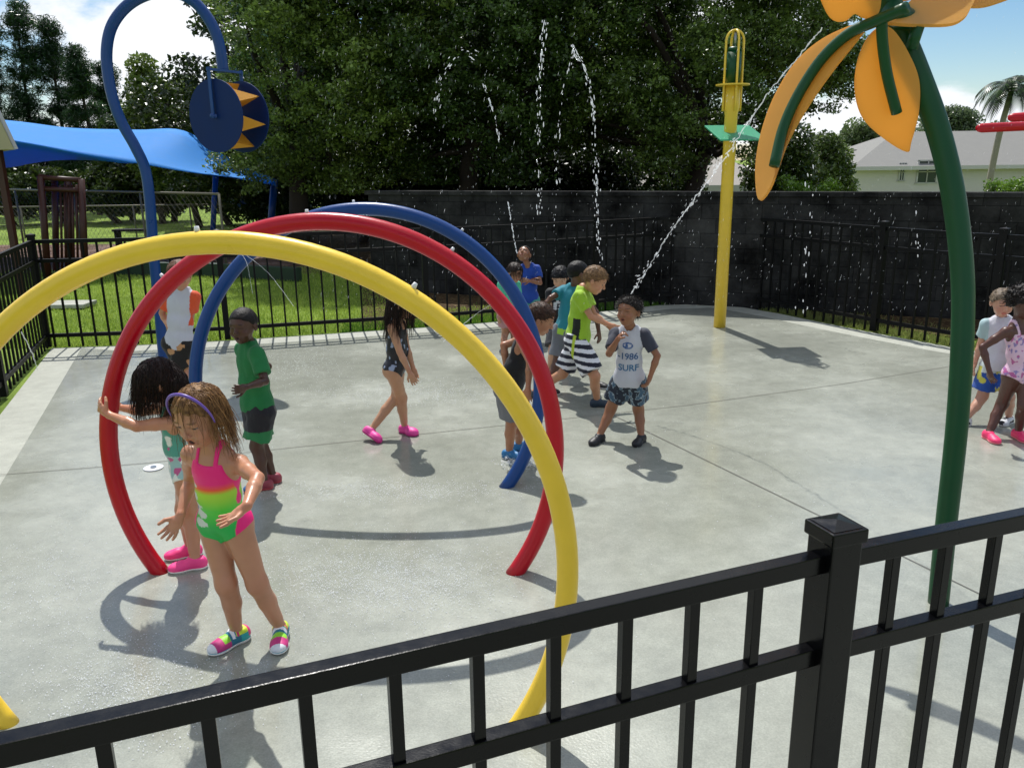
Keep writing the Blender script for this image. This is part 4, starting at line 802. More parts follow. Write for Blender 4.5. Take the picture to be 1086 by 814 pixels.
# ------------------------------------------------------------------ flower palm
fp = empty('flower_spray', gz(995, 640), 'giant dark green curved stem with orange petals leaning over the pad at the right', 'water feature')
tk = [gz(995, 640)] + [at(x, y, Y) for x, y, Y in [(1003, 560, 3.53), (1015, 450, 3.61), (1021, 350, 3.70), (1020, 280, 3.77), (1010, 200, 3.85), (994, 135, 3.92), (974, 80, 3.97), (950, 22, 4.01), (925, -40, 4.04), (905, -90, 4.05)]]
mb = MB(); _sp = spline(tk, 8); mb.tube(_sp, np.linspace(.0455, .056, len(_sp)), 28); mb.build('stem', M_GRN, fp, True)
mb = MB(); mb.cyl(at(966, 52, 3.90), at(974, 28, 3.88), .026, 16); mb.cyl(at(945, 12, 3.92), at(962, 22, 3.98), .05, 20); mb.build('collar', M_GRN, fp, True)
def petal(outline, Yf, th=.014, rib=None, rr=.016, bowl=.0):
    pts = spline([(*p, 0) for p in outline + outline[:1]], 5)[:-1, :2]; c = pts.mean(0); rings = [1., .8, .6, .4, .2]; V = []; n = len(pts)
    for k in rings:
        for p in pts: q = c + (p - c) * k; V.append(at(q[0], q[1], Yf(*q) + bowl * (1 - k)))
    V.append(at(c[0], c[1], Yf(*c) + bowl)); V = np.array(V); nr = len(rings); F = [(a * n + i, a * n + (i + 1) % n, (a + 1) * n + (i + 1) % n, (a + 1) * n + i) for a in range(nr - 1) for i in range(n)] + [((nr - 1) * n + i, (nr - 1) * n + (i + 1) % n, nr * n) for i in range(n)]
    o = mesh_obj('petal', V, F, M_PETAL, fp, False); md = o.modifiers.new('thick', 'SOLIDIFY'); md.thickness = th; md.offset = 0
    if rib:
        mb = MB(); mb.tube(spline([at(a, b, Yf(a, b) - .04) for a, b in rib], 6), rr, 14); mb.build('petal_rib', M_GRN, o, True)
    return o
petal([(925, 22), (897, 30), (868, 45), (843, 68), (822, 102), (808, 140), (802, 175), (803, 205), (808, 212), (819, 196), (828, 168), (842, 138), (862, 105), (884, 74), (908, 44)], lambda x, y: 3.88 + (925 - x) * .0005 + max(-30, ((925 - x) * .851 + (22 - y) * .524)) * .0048, rib=[(962, 8), (930, 22), (900, 36), (872, 62), (848, 98), (831, 135), (821, 176)], rr=.0245, bowl=0)
petal([(934, 26), (919, 42), (909, 68), (907, 98), (915, 125), (936, 146), (961, 161), (966, 150), (974, 118), (974, 84), (962, 54), (947, 32)], lambda x, y: 3.86 + (y - 26) * .0008, rib=[(935, 18), (936, 45), (941, 80), (951, 120)], rr=.0235)
petal([(872, -60), (866, -20), (874, 8), (884, 22), (897, 22), (906, 15), (917, 20), (929, 17), (934, 0), (930, -30), (905, -70)], lambda x, y: 3.86 + (y) * .001)
petal([(939, 25), (965, 27), (1005, 27), (1022, 20), (1030, 8), (1038, -10), (1045, -40), (1010, -35), (975, -6)], lambda x, y: 3.86 + (27 - y) * .0065, rib=None)
petal([(950, 2), (990, -3), (1032, 8), (1062, 2), (1085, -10), (1094, -30), (1050, -36), (1000, -30)], lambda x, y: 4.02 + (x - 950) * .0012 + (10 - y) * .004)
petal([(950, -40), (900, -70), (905, -160), (960, -190), (1010, -150), (1000, -80)], lambda x, y: 4.0 + (-40 - y) * .006)
# ------------------------------------------------------------------ red arms (mast stands just outside the picture)
ra = empty('red_spray_tree', at(1160, 370, 8.2) * V3(1, 1, 0), 'red tubular arms of a water feature reaching in from the right edge', 'water feature')
mx_, my_ = at(1160, 370, 8.2)[:2]
mb = MB(); mb.cyl((mx_, my_, 0), (mx_, my_, 2.9), .06, 24); mb.build('mast', M_RED, ra, True)
for (x1, y1, Y1, zz) in [(1036, 136, 8.0, 0), (1069, 125, 8.5, 0)]:
    e = at(x1, y1, Y1); m0 = V3(mx_, my_, e[2] + .05); d = nrm(m0 - e); mb = MB(); mb.tube([e, e + d * .02, e + d * .05, m0], [.02, .034, .042, .042], 20); mb.build('arm', M_RED, ra, True)
# ------------------------------------------------------------------ small ground items
nz = gz(163, 497); g_ = empty('ground_nozzle', nz, 'round white ground spray cover on the wet concrete', 'spray nozzle'); mb = MB(); mb.cyl(nz + V3(0, 0, .006), nz + V3(0, 0, .012), .065, 28); autosmooth(mb.build('cover', M_NOZ, g_)); mb = MB(); mb.cyl(nz + V3(0, 0, .012), nz + V3(0, 0, .02), .02, 16); mb.build('jet_tip', M_STEEL, g_)
vc = gz(74, 324); mb = MB(); mb.box(vc + V3(0, 0, .02), (.62, .42, .06), bevel=.01); tag(mb.build('utility_cover', M_APRON, loc=vc), 'flat pale concrete utility cover in the lawn behind the corner fence', 'utility cover')
for a, b_, lab in [((125, 290), (215, 291), 'dark green timber beam edging the playground, left length'), ((217, 291), (318, 297), 'dark green timber beam edging the playground, right length')]:
    A, B_ = gz(*a), gz(*b_); d = nrm(B_ - A); mb = MB(); mb.box((A + B_) / 2 + V3(0, 0, .10), (np.linalg.norm(B_ - A), .14, .24), (d, np.cross(UP, d), UP), bevel=.012)
    tag(mb.build('timber_edging', simple('green_timber', '#12301c', .6, var=.2), loc=A), lab, 'timber beam', 'timber beams edging the playground')
# climbing frame, bench
M_RUST = simple('brown_metal', '#3c1512', .5, var=.2)
cf = empty('climbing_frame', at(62, 290, 15.) * V3(1, 1, 0), 'dark red-brown climbing frame of upright posts at the left', 'climbing frame')
for x, Y, x2, ztop in [(50, 15.0, 43, 187), (75, 15.4, 72, 190), (90, 15.2, 86, 190), (60, 16.4, 58, 192)]:
    A = at(x, 290, Y); A[2] = -.03; B_ = at(x2, ztop, Y); mb = MB(); mb.cyl(A, B_, .06, 12); mb.build('post', M_RUST, cf, True)
for p, q in [((43, 188, 15.), (86, 191, 15.2)), ((43, 187, 15.), (58, 190, 16.4)), ((44, 200, 15.), (86, 202, 15.2))]:
    mb = MB(); mb.cyl(at(*p), at(*q), .045, 10); mb.build('beam', M_RUST, cf, True)
for k in range(5):
    p = (64 + k * 4.2, 196, 15.2); q = (66 + k * 4.2, 288, 15.2); mb = MB(); mb.cyl(at(*p), at(*q), .022, 8); mb.build('rope', M_RUST, cf, True)
bn = empty('park_bench', gz(143, 262), 'small dark bench on the lawn beyond the mulch', 'bench'); c = gz(143, 262); mb = MB(); mb.box(c + V3(0, 0, .42), (.9, .3, .05)); mb.build('seat', M_BLK2, bn)
for sx in (-.38, .38): mb = MB(); mb.box(c + V3(sx, 0, .2), (.05, .28, .4)); mb.build('leg', M_BLK2, bn)
# chain link fences
M_GALV = simple('galvanised', '#6f6a5c', .6, metal=.3)
def chain(label, A, B_, h, n, mesh=True):
    r = empty('chain_link_fence', A, label, 'fence', 'chain-link fences beyond the playground'); A = np.array(A); B_ = np.array(B_); U = UP * h
    for k in range(n + 1): p = A + (B_ - A) * k / n; mb = MB(); mb.cyl(p, p + U, .024, 8); mb.build('post', M_GALV, r, True)
    mb = MB(); mb.cyl(A + U, B_ + U, .022, 8); mb.build('top_rail', M_GALV, r, True)
    mb = MB(); Ln = np.linalg.norm(B_ - A); d = (B_ - A) / Ln; k = 0; st = .16
    for sgn in (1, -1):
        s = -h
        while s < Ln:
            a0, a1 = max(s, 0), min(s + h, Ln)
            if a1 > a0:
                z0, z1 = a0 - s, a1 - s
                if sgn < 0: z0, z1 = h - z0, h - z1
                mb.tube([A + d * a0 + UP * z0, A + d * a1 + UP * z1], .0022, 3, caps=False)
            s += st
    mb.build('wire_mesh', M_GALV, r)
chain('nearer chain-link fence with a pale top rail crossing behind the climbing frame', at(-40, 188, 21) * V3(1, 1, 0), at(232, 204, 15.5) * V3(1, 1, 0) + V3(0, 0, -.0), 1.46, 4)
chain('low chain-link fence farther back beyond the second lawn', at(-40, 211, 24) * V3(1, 1, 0) + V3(0, 0, -.2), at(260, 212, 24) * V3(1, 1, 0) + V3(0, 0, -.2), 1.05, 5)
# ------------------------------------------------------------------ shade sail
ss = empty('shade_sail', at(228, 290, 19) * V3(1, 1, 0), 'bright blue shade sail stretched over the playground on blue posts', 'shade sail')
top = spline([at(x, y, Y) for x, y, Y in [(-120, 118, 22), (8, 128, 21), (75, 136, 20.5), (145, 138, 20.5), (195, 139, 20.5), (240, 166, 21), (292, 191, 21)]], 6); mid = spline([at(x, y, Y) for x, y, Y in [(-120, 125, 14), (0, 147, 14.8), (45, 155, 15.2), (85, 163, 15.6), (145, 173, 16.4), (210, 184, 17.6), (292, 193, 20.6)]], 6)
low = spline([at(x, y, Y) for x, y, Y in [(-120, 185, 19), (0, 178, 18.6), (30, 173.5, 18), (60, 168.5, 17), (85, 164, 15.8), (100, 167, 16), (110, 169, 16.1)]], 6)
M_SAIL = simple('blue_sail', '#3fa6f2', .7, var=.05, trans=.5, bump=.2, bscale=30.)
def loft(A, B_, k=8, sag=0.):
    V = [A[i] * (1 - t) + B_[i] * t - UP * sag * math.sin(t * math.pi) for t in np.linspace(0, 1, k + 1) for i in range(len(A))]; n = len(A)
    return V, [(a * n + i, a * n + i + 1, (a + 1) * n + i + 1, (a + 1) * n + i) for a in range(k) for i in range(n - 1)]
for A, B_, nm in ((top, mid, 'sail'), (mid, np.array([low[min(i, len(low) - 1)] for i in range(len(mid))]), None)):
    if nm: V, F = loft(A, B_, 8, .12); o = mesh_obj('sail', V, F, M_SAIL, ss, True); md = o.modifiers.new('t', 'SOLIDIFY'); md.thickness = .01
hlf = mid[:25]; lw = np.array([low[int(round(i * (len(low) - 13) / 24))] for i in range(25)]); V, F = loft(hlf, lw, 6, .05); o = mesh_obj('sail', V, F, M_SAIL, ss, True); md = o.modifiers.new('t', 'SOLIDIFY'); md.thickness = .01
for x, y0, y1, Y in [(291, 190, 287, 21), (229, 180, 285, 19), (-60, 120, 300, 15)]:
    b0_ = at(x - 3, y1, Y); t_ = at(x, y0, Y); b0_[2] = gheight(0, Y); mb = MB(); mb.cyl(b0_, t_, .09 if x > 250 else .06, 14); mb.build('post', M_BLU, ss, True)
# pavilion corner at left edge
pv = empty('pavilion', at(-40, 290, 12.5) * V3(1, 1, 0), 'beige gabled pavilion corner with a pale fascia at the left edge', 'building'); M_BEI = simple('beige_siding', '#a59c80', .7, var=.1); M_FAS = simple('white_fascia', '#b9bcc0', .6)
a, b_, c_, d_ = at(-90, -72, 12.45), at(19, 158, 12.45), at(-90, 162, 12.5), at(-4, 160, 12.5)
mb = MB(); Q = [at(-90, -62, 12.5), at(15, 158.5, 12.5), at(-90, 160, 12.5)]; off = V3(-1.5, 2.2, 0); mb.add(Q + [q + off for q in Q], [(0, 2, 1), (3, 4, 5), (0, 1, 4, 3), (1, 2, 5, 4), (2, 0, 3, 5)]); mb.build('gable', M_BEI, pv)
dd = nrm(b_ - a); mb = MB(); yd_ = nrm(V3(-1.5, 2.2, 0)); mb.box((a + b_) / 2 + V3(-.75, 1.1, .0), (np.linalg.norm(b_ - a), 2.2, .05), (dd, yd_, nrm(np.cross(dd, yd_)))); mb.build('roof', M_FAS, pv)
t_ = at(0, 162, 13); mb = MB(); mb.box((t_[0] - .02, 13, t_[2] / 2), (.09, .09, t_[2] + .1)); mb.build('post', M_RUST, pv)
# ------------------------------------------------------------------ houses
def roofm(n, c): return simple(n, c, .85, var=.12, vscale=3., bump=.3, bscale=12.)
M_R1, M_R2, M_R3 = roofm('grey_shingle', '#7c7b77'), roofm('dark_shingle', '#4e5054'), roofm('pale_shingle', '#8c877f'); M_STUC = simple('stucco', '#c6bfbd', .85, var=.06); M_GLS = simple('window_glass', '#22303a', .1); M_TRIM = simple('trim', '#b4b1b2', .6)
def house(label, x0, x1, y0, y1, zg, ze, zr, rm, hip=.5, wins=()):
    h = empty('house', ((x0 + x1) / 2, (y0 + y1) / 2, zg), label, 'house', 'houses beyond the wall'); o = .5
    mb = MB(); mb.box(((x0 + x1) / 2, (y0 + y1) / 2, (zg + ze) / 2), (x1 - x0, y1 - y0, ze - zg)); mb.build('wall', M_STUC, h)
    ym = (y0 + y1) / 2; hp = (y1 - y0) / 2 * hip * 2; V = [(x0 - o, y0 - o, ze), (x1 + o, y0 - o, ze), (x1 + o, y1 + o, ze), (x0 - o, y1 + o, ze), (x0 - o + hp, ym, zr), (x1 + o - hp, ym, zr)]
    mb = MB(); mb.add(V, [(0, 1, 5, 4), (1, 2, 5), (2, 3, 4, 5), (3, 0, 4), (3, 2, 1, 0)]); rf = mb.build('roof', rm, h)
    mb = MB(); mb.box(((x0 + x1) / 2, y0 - o - .02, ze - .05), (x1 - x0 + 2 * o, .05, .22)); mb.build('gutter', M_TRIM, rf)
    for (wx, wz, ww, wh) in wins:
        mb = MB(); 
        for dx, dz, sx, sz in [(0, wh / 2, ww + .16, .08), (0, -wh / 2, ww + .16, .08), (-ww / 2, 0, .08, wh), (ww / 2, 0, .08, wh), (0, 0, .05, wh), (0, 0, ww, .05)]: mb.box((wx + dx, y0 - .04, wz + dz), (sx, .08, sz))
        wo = mb.build('window', M_TRIM, h); mb = MB(); mb.box((wx, y0 - .012, wz), (ww, .02, wh)); mb.build('pane', M_GLS, wo)
    return h
p0 = at(902, 178, 50); e1 = at(1000, 178, 50)
wx = at(987, 187, 50)
house('large house with a wide grey shingle roof and stucco wall on the right', p0[0] + .5, 44, 50.5, 60, -1.65, p0[2], at(1010, 139, 55)[2], M_R1, .5, [(wx[0], .9, 1.15, 1.3), (at(960, 187, 50)[0] , .9, .3, 1.0)])
p2 = at(868, 181, 62); house('small house with a dark grey roof left of the large house', p2[0] + .5, p2[0] + 7, 62.5, 69, -1.65, p2[2], at(905, 160, 66)[2], M_R2, .5)
p3 = at(692, 199, 30); house('pale-roofed house glimpsed through the gap under the oak branches', p3[0] - 2., at(775, 190, 30)[0] + 2.2, 30.5, 38, -1.2, p3[2], at(725, 166, 34)[2], M_R3, .3)
sc_ = empty('screened_porch', at(896, 190, 55) * V3(1, 1, 0) + V3(0, 0, -1.65), 'dark screened porch frame beside the small dark-roofed house', 'porch'); q = at(896, 190, 55); mb = MB()
for k in range(4): mb.box((q[0] - .9 + .6 * k, 55, .3), (.06, .06, 3.9))
for z in (2.2, 1.2, .2): mb.box((q[0], 55, z), (1.9, .05, .05))
mb.build('frame', M_BLK2, sc_)
# ------------------------------------------------------------------ trees
M_BARK = simple('bark', '#2e251c', .9, var=.3, vscale=8., bump=.8, bscale=14.); M_BARK2 = simple('palm_bark', '#8a8278', .9, var=.2, vscale=8.)
def leaves(C, Rr, n, size, c1, c2, aspect=.55, seed=0, shell=.5, droop=0., zmin=None, size_jit=.4, sub=0, subr=1.):
    g = np.random.default_rng(seed); k = g.integers(0, len(C), n) if np.ndim(Rr) == 0 or True else 0
    wts = Rr ** 2 / (Rr ** 2).sum(); k = g.choice(len(C), n, p=wts); d = g.normal(size=(n, 3)); d /= np.linalg.norm(d, axis=1)[:, None]; r = g.random(n) ** shell
    P = C[k] + d * (Rr[k] * r)[:, None] * np.array([1, 1, .72])
    if sub:
        ns = len(C) * sub; kc = g.choice(len(C), ns, p=wts); ds = g.normal(size=(ns, 3)); ds /= np.linalg.norm(ds, axis=1)[:, None]; S = C[kc] + ds * (Rr[kc] * g.random(ns) ** shell)[:, None] * np.array([1, 1, .72])
        q = g.integers(0, ns, n); k = q; P = S[q] + g.normal(size=(n, 3)) * np.array([.11, .11, .07]) * subr
    if zmin is not None: P[:, 2] = np.where(P[:, 2] < zmin, zmin + g.random(n) * .5, P[:, 2])
    nn = g.normal(size=(n, 3)) + np.array([0, 0, 1.1]); nn /= np.linalg.norm(nn, axis=1)[:, None]; u = np.cross(nn, g.normal(size=(n, 3))); u[:, 2] -= droop; u /= np.linalg.norm(u, axis=1)[:, None]; v = np.cross(nn, u); v /= np.linalg.norm(v, axis=1)[:, None] + 1e-9
    s = size * (1 + size_jit * (g.random(n) - .5) * 2); u = u * s[:, None]; v = v * (s * aspect)[:, None]
    V = np.stack([P - u, P + v - u * .1, P + u, P - v - u * .1], 1).reshape(-1, 3); F = np.arange(4 * n).reshape(n, 4)
    t = np.clip(.55 * g.random(n) + .45 * hash3(k, k * 3, k * 7, seed) , 0, 1); c = np.repeat(mixc(lin(c1), lin(c2), t), 4, 0); return V, F, c
def limbs(base, tips, r0, mat, root, trunk_h=.35, seed=0, name='trunk'):
    g = np.random.default_rng(seed); mb = MB(); base = np.array(base, float); top = base + V3(*(g.normal(size=2) * .25), 0); zt = max(t[2] for t in tips); top[2] = base[2] + (zt - base[2]) * trunk_h
    P = spline([base, lerp(base, top, .5) + V3(*(g.normal(size=2) * .08), 0), top], 5); mb.tube(P, np.linspace(r0, r0 * .7, len(P)), 12)
    for t in tips:
        m_ = lerp(top, t, .5) + V3(*(g.normal(size=3) * .25)); Q = spline([top - UP * .1, m_, t], 5); mb.tube(Q, np.linspace(r0 * .5, r0 * .08, len(Q)), 7)
    return mb.build(name, mat, root, True)
def tree(label, base, env, nclump, crad, nleaf, size, c1, c2, group=None, r0=.18, name='tree', seed=0, ntips=8, zmin=None, sub=0, keep=None, aspect=.55, shell=.32, trunk_h=.35, droop=0.):
    g = np.random.default_rng(seed); root = empty(name, base, label, 'tree', group); C = []
    ec, er = np.array(env[0], float), np.array(env[1], float)
    while len(C) < nclump:
        d = nrm(g.normal(size=3)); p = ec + d * er * (g.random() ** .33) 
        if (keep is None or keep(p)) and (zmin is None or p[2] > zmin): C.append(p)
    C = np.array(C); Rr = crad * g.uniform(.6, 1.3, len(C)); V, F, c = leaves(C, Rr, nleaf, size, c1, c2, aspect, seed, shell, droop, zmin, sub=sub)
    mesh_obj('crown', V, F, M_LEAF, root, False, c); idx = g.choice(len(C), min(ntips, len(C)), False); limbs(base, C[idx], r0, M_BARK, root, trunk_h, seed); return root
def pxof(p):
    c = RC.T @ (np.array(p) - CAM); return c[0] / c[2] * F_ + CX, c[1] / c[2] * F_ + CY
OG = 'large oaks behind the splash pad'
tree('large oak with a sunlit left crown, behind the blue wheel', (-4.6, 18.2, 0), ((-3.9, 18.2, 4.5), (3.5, 2.9, 3.0)), 80, .85, 185000, .040, '#16290c', '#93ad50', OG, .24, 'oak_tree', 1, 12, 1.35, sub=22, keep=lambda p: pxof(p)[0] > 252 - 14 * max(0, 3. - p[2]))  # lighter leaf colour imitates sunlight on this crown
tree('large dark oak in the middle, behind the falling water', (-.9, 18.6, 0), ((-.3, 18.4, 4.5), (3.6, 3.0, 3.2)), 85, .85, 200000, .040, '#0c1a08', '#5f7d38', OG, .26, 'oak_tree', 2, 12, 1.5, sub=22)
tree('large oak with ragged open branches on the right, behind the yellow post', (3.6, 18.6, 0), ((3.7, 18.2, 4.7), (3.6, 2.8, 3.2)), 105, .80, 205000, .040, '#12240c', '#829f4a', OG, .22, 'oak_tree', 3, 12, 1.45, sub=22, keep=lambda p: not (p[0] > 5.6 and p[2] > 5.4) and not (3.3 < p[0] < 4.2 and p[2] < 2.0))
BG = 'trees of the dark belt behind the oaks'
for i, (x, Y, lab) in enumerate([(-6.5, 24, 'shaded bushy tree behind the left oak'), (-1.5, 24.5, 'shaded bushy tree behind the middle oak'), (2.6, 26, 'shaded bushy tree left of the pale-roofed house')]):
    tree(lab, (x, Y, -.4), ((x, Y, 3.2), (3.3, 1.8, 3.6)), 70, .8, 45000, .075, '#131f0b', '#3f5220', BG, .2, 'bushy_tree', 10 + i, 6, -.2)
PG = 'pines on the left beyond the playground'
for i, (px, ytop, lab, Yp) in enumerate([(4, 28, 'pine at the left edge of the picture', 34), (38, 8, 'tallest pine, second from the left edge', 35), (68, 28, 'broad pine third from the left edge', 36), (92, 55, 'short pine right of the broad pine', 34.5), (118, 72, 'thin pine behind the bent blue pole', 37)]):
    zt = at(px, ytop, Yp)[2]; x = at(px, 150, Yp)[0]; zb = 1.4; g = np.random.default_rng(30 + i); root = empty('pine_tree', (x, Yp, -1.6), lab, 'tree', PG); C = []; tips = []
    for k in range(44):
        t = k / 43; z = zb + (zt - zb) * t; rr = (1.05 - .8 * t) * g.uniform(.35, 1.1) * 1.0; a = g.uniform(0, 6.28); C.append((x + rr * math.cos(a), Yp + rr * math.sin(a), z + g.normal() * .15)); tips.append(C[-1])
    C = np.array(C); V, F, c = leaves(C, np.full(len(C),   .48) * g.uniform(.6, 1.3, len(C)), 22000, .10, '#0d1f10', '#365a2c', .14, 40 + i, .6); mesh_obj('crown', V, F, M_LEAF, root, False, c)
    mb = MB(); P = [V3(x, Yp, -1.6), V3(x + g.normal() * .1, Yp, 2), V3(x, Yp, zt - .1)]; P = spline(P, 8); mb.tube(P, np.linspace(.15, .03, len(P)), 8)
    for q in tips[::2]: mb.tube([V3(x, Yp, q[2] - .2), q], [.03, .012], 4, caps=False)
    mb.build('trunk', M_BARK, root, True)
def small(label, px0, px1, y0, Y, n, sz, c1, c2, group, seed, name='tree', zlow=-.5, h=None, crad=.6, ncl=40):
    xm = (at(px0, 150, Y)[0] + at(px1, 150, Y)[0]) / 2; w_ = abs(at(px1, 150, Y)[0] - at(px0, 150, Y)[0]) / 2; zt = at(px0, y0, Y)[2]; gz_ = float(gheight(xm, Y)); zlow = max(zlow, gz_ + .3) if zlow < 0 else zlow
    return tree(label, (xm, Y, gz_), ((xm, Y, (zt + zlow) / 2), (w_ * .85, min(w_, 2.) * .8, (zt - zlow) / 2 * .9)), ncl, crad, n, sz, c1, c2, group, .12, name, seed, 7)
MG = 'leafy trees between the pines and the oaks'
small('yellow-green tree with an open top, inside the bend of the blue pole', 140, 185, 60, 29, 26000, .07, '#2f461a', '#8a9c4a', MG, 51, 'leafy_tree', .6)
small('mid-green tree beside the left oak, above the blue sail', 172, 232, 68, 27, 30000, .07, '#29401a', '#75883c', MG, 52, 'leafy_tree', .6)
small('dark tree low behind the blue sail', 100, 160, 118, 31, 16000, .08, '#15240f', '#3d5224', MG, 53, 'leafy_tree')
FG = 'thicket trees along the far edge of the left lawn'
for i, (a, b_, y, Yt) in enumerate([(-40, 40, 172, 29), (25, 90, 180, 30), (80, 150, 176, 29.5), (140, 210, 172, 30), (200, 270, 165, 28), (250, 340, 150, 26)]):
    small(['thicket tree at the far left under the sail', 'thicket tree behind the climbing frame', 'thicket tree right of the climbing frame', 'thicket tree behind the blue pole', 'thicket tree between the blue sail posts', 'thicket tree right of the sail posts, under the oak'][i], a, b_, y, Yt, 14000, .075, '#141f0c', '#4a5c26', FG, 60 + i, 'thicket_tree', -1.3, crad=.5)
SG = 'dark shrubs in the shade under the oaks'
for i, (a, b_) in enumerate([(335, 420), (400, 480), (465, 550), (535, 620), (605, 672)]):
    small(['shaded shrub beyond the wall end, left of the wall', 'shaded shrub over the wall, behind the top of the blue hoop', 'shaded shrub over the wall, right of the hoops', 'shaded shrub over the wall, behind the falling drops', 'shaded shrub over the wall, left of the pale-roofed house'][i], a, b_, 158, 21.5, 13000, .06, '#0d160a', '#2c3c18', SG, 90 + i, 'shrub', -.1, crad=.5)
RG = 'small trees beyond the wall on the right'
small('bushy tree right of the yellow post, beyond the wall', 795, 862, 128, 24, 22000, .06, '#1d3010', '#5c7330', RG, 71, 'leafy_tree', .3)
small('rounded green tree left of the small dark roof', 850, 905, 140, 34, 20000, .08, '#2b4018', '#7c9048', RG, 72, 'leafy_tree', -.5)
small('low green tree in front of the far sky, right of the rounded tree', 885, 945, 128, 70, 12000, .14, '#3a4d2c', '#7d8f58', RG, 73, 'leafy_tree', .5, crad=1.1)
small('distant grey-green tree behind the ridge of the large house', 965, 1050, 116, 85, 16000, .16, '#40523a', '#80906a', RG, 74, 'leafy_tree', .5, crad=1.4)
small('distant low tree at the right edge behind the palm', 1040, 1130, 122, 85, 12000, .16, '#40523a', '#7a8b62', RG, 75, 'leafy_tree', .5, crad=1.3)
def hedge(label, px0, px1, y0, y1, Y, n, seed):
    A, B_ = at(px0, y1, Y), at(px1, y0, Y); g = np.random.default_rng(seed); C = np.column_stack([g.uniform(A[0], B_[0], 60), Y + g.uniform(0, .8, 60), g.uniform(.2, B_[2] - .12, 60)]); root = empty('hedge', (float((A[0] + B_[0]) / 2), Y, 0), label, 'hedge'); V, F, c = leaves(C, np.full(60, .2), n, .03, '#33560f', '#86ab3a', .6, seed)
    mesh_obj('foliage', V, F, M_LEAF, root, False, c); mb = MB(); [mb.cyl((x, Y + .3, -.03), (x, Y + .3, 1.2), .02, 6) for x in np.linspace(A[0], B_[0], 4)]; mb.build('stem', M_BARK, root)
hedge('clipped bright green hedge showing over the wall left of the houses', 842, 890, 186, 205, 15.6, 15000, 81); hedge('small bright green bush showing over the wall at the right edge', 1068, 1110, 184, 205, 15.6, 9000, 82)
# palm
Yp = 38; pc_ = at(1074, 92, Yp); pr = empty('palm_tree', (pc_[0] - .3, Yp, -1.6), 'feathery palm above the large house roof at the right', 'tree'); mb = MB(); P = spline([(pc_[0] - .55, Yp, -1.6), (pc_[0] - .35, Yp, 2.2), tuple(pc_)], 8); mb.tube(P, np.linspace(.15, .11, len(P)), 12); mb.build('trunk', M_BARK2, pr, True)
V, F, cc = [], [], []; g = np.random.default_rng(9)
for k in range(34):
    a = k * 2.399; el = g.uniform(-.2, 1.1); Lf = g.uniform(1.5, 2.1); d = V3(math.cos(a) * math.cos(el), math.sin(a) * math.cos(el), math.sin(el)); p = pc_.copy(); n = 26; w0 = np.cross(d, UP); w0 = nrm(w0)
    for i in range(n):
        t = i / n; d = nrm(d - UP * .085); q = p + d * Lf / n
        for sg in (1, -1):
            tip = p + w0 * sg * .38 * math.sin(math.pi * min(1, t * .9 + .12)) + d * .12 - UP * .16 * (t + .3); b0 = len(V); V += [p, q, tip]; F.append((b0, b0 + 1, b0 + 2)); cc += [lin('#16260f') if g.random() < .6 else lin('#3f5826')] * 3
        p = q
mesh_obj('fronds', V, F, M_LEAF, pr, False, np.array(cc))
# ------------------------------------------------------------------ water
def bead(c, r, ln, d=UP, seg=6):
    d = nrm(d); a = nrm(np.cross(d, V3(.3, .7, .2))); b = np.cross(d, a); V = [c - d * ln]; rows = [(-.55, .75), (0., 1.), (.55, .75)]
    for h, w in rows: V += [c + d * ln * h + (a * math.cos(t) + b * math.sin(t)) * r * w for t in np.linspace(0, 2 * math.pi, seg, endpoint=False)]
    V.append(c + d * ln); n = seg; F = [(0, 1 + (i + 1) % n, 1 + i) for i in range(n)]
    for q in range(2): F += [(1 + q * n + i, 1 + q * n + (i + 1) % n, 1 + (q + 1) * n + (i + 1) % n, 1 + (q + 1) * n + i) for i in range(n)]
    F += [(1 + 3 * n, 1 + 2 * n + i, 1 + 2 * n + (i + 1) % n) for i in range(n)]; return V, F
WG = 'falling strings of water drops'
def dropline(label, pts, Y, n, r, spread=.02, name='water_jet', mat=None, ln=5.):
    g = np.random.default_rng(int(pts[0][0])); P = spline([at(x, y, Y) for x, y in pts], 10); mb = MB(); cum = np.concatenate([[0], np.cumsum(np.linalg.norm(np.diff(P, axis=0), axis=1))])
    for _ in range(int(n * 1.3)):
        s = g.random() ** 1.2 * cum[-1]; i = min(np.searchsorted(cum, s, 'right') - 1, len(P) - 2); t = (s - cum[i]) / (cum[i + 1] - cum[i]); p = lerp(P[i], P[i + 1], t) + g.normal(size=3) * spread * .5; d = nrm(P[i + 1] - P[i]); q = r * g.uniform(.2, .66); V, F = bead(p, q, q * g.uniform(1.5, ln), d); mb.add(V, F)
    return tag(mb.build(name, mat or M_WATER, smooth=True, loc=V3(*P[-1])), label, 'water jet', WG)
dropline('longest string of falling drops, just right of centre', [(607, 50), (622, 78), (629, 120), (632, 180), (634, 240), (637, 300)], 9.3, 110, .011, .03)
dropline('upright string of drops from the tallest splash near the top', [(578, 22), (575, 50), (572, 110), (571, 170), (571, 240)], 9.3, 80, .012, .035)
dropline('sparse drop string between the two tallest ones', [(608, 52), (603, 75), (596, 110), (591, 150), (590, 210), (588, 240)], 9.3, 34, .010, .03)
dropline('short slanting string of drops left of the tall splashes', [(513, 88), (520, 110), (526, 130), (529, 150)], 9.3, 30, .010, .012)
dropline('curved spray of drops above the middle of the dark oak', [(505, 60), (490, 55), (477, 68), (467, 88), (463, 110), (461, 130)], 9.3, 34, .009, .05)
dropline('thin stream falling beside the boy in royal blue', [(539, 215), (543, 240), (548, 268)], 9.0, 60, .008, .006)
dropline('thin string of drops falling in front of the wall beyond the leaf', [(858, 178), (860, 200), (856, 250), (852, 330)], 9.6, 16, .013, .05)
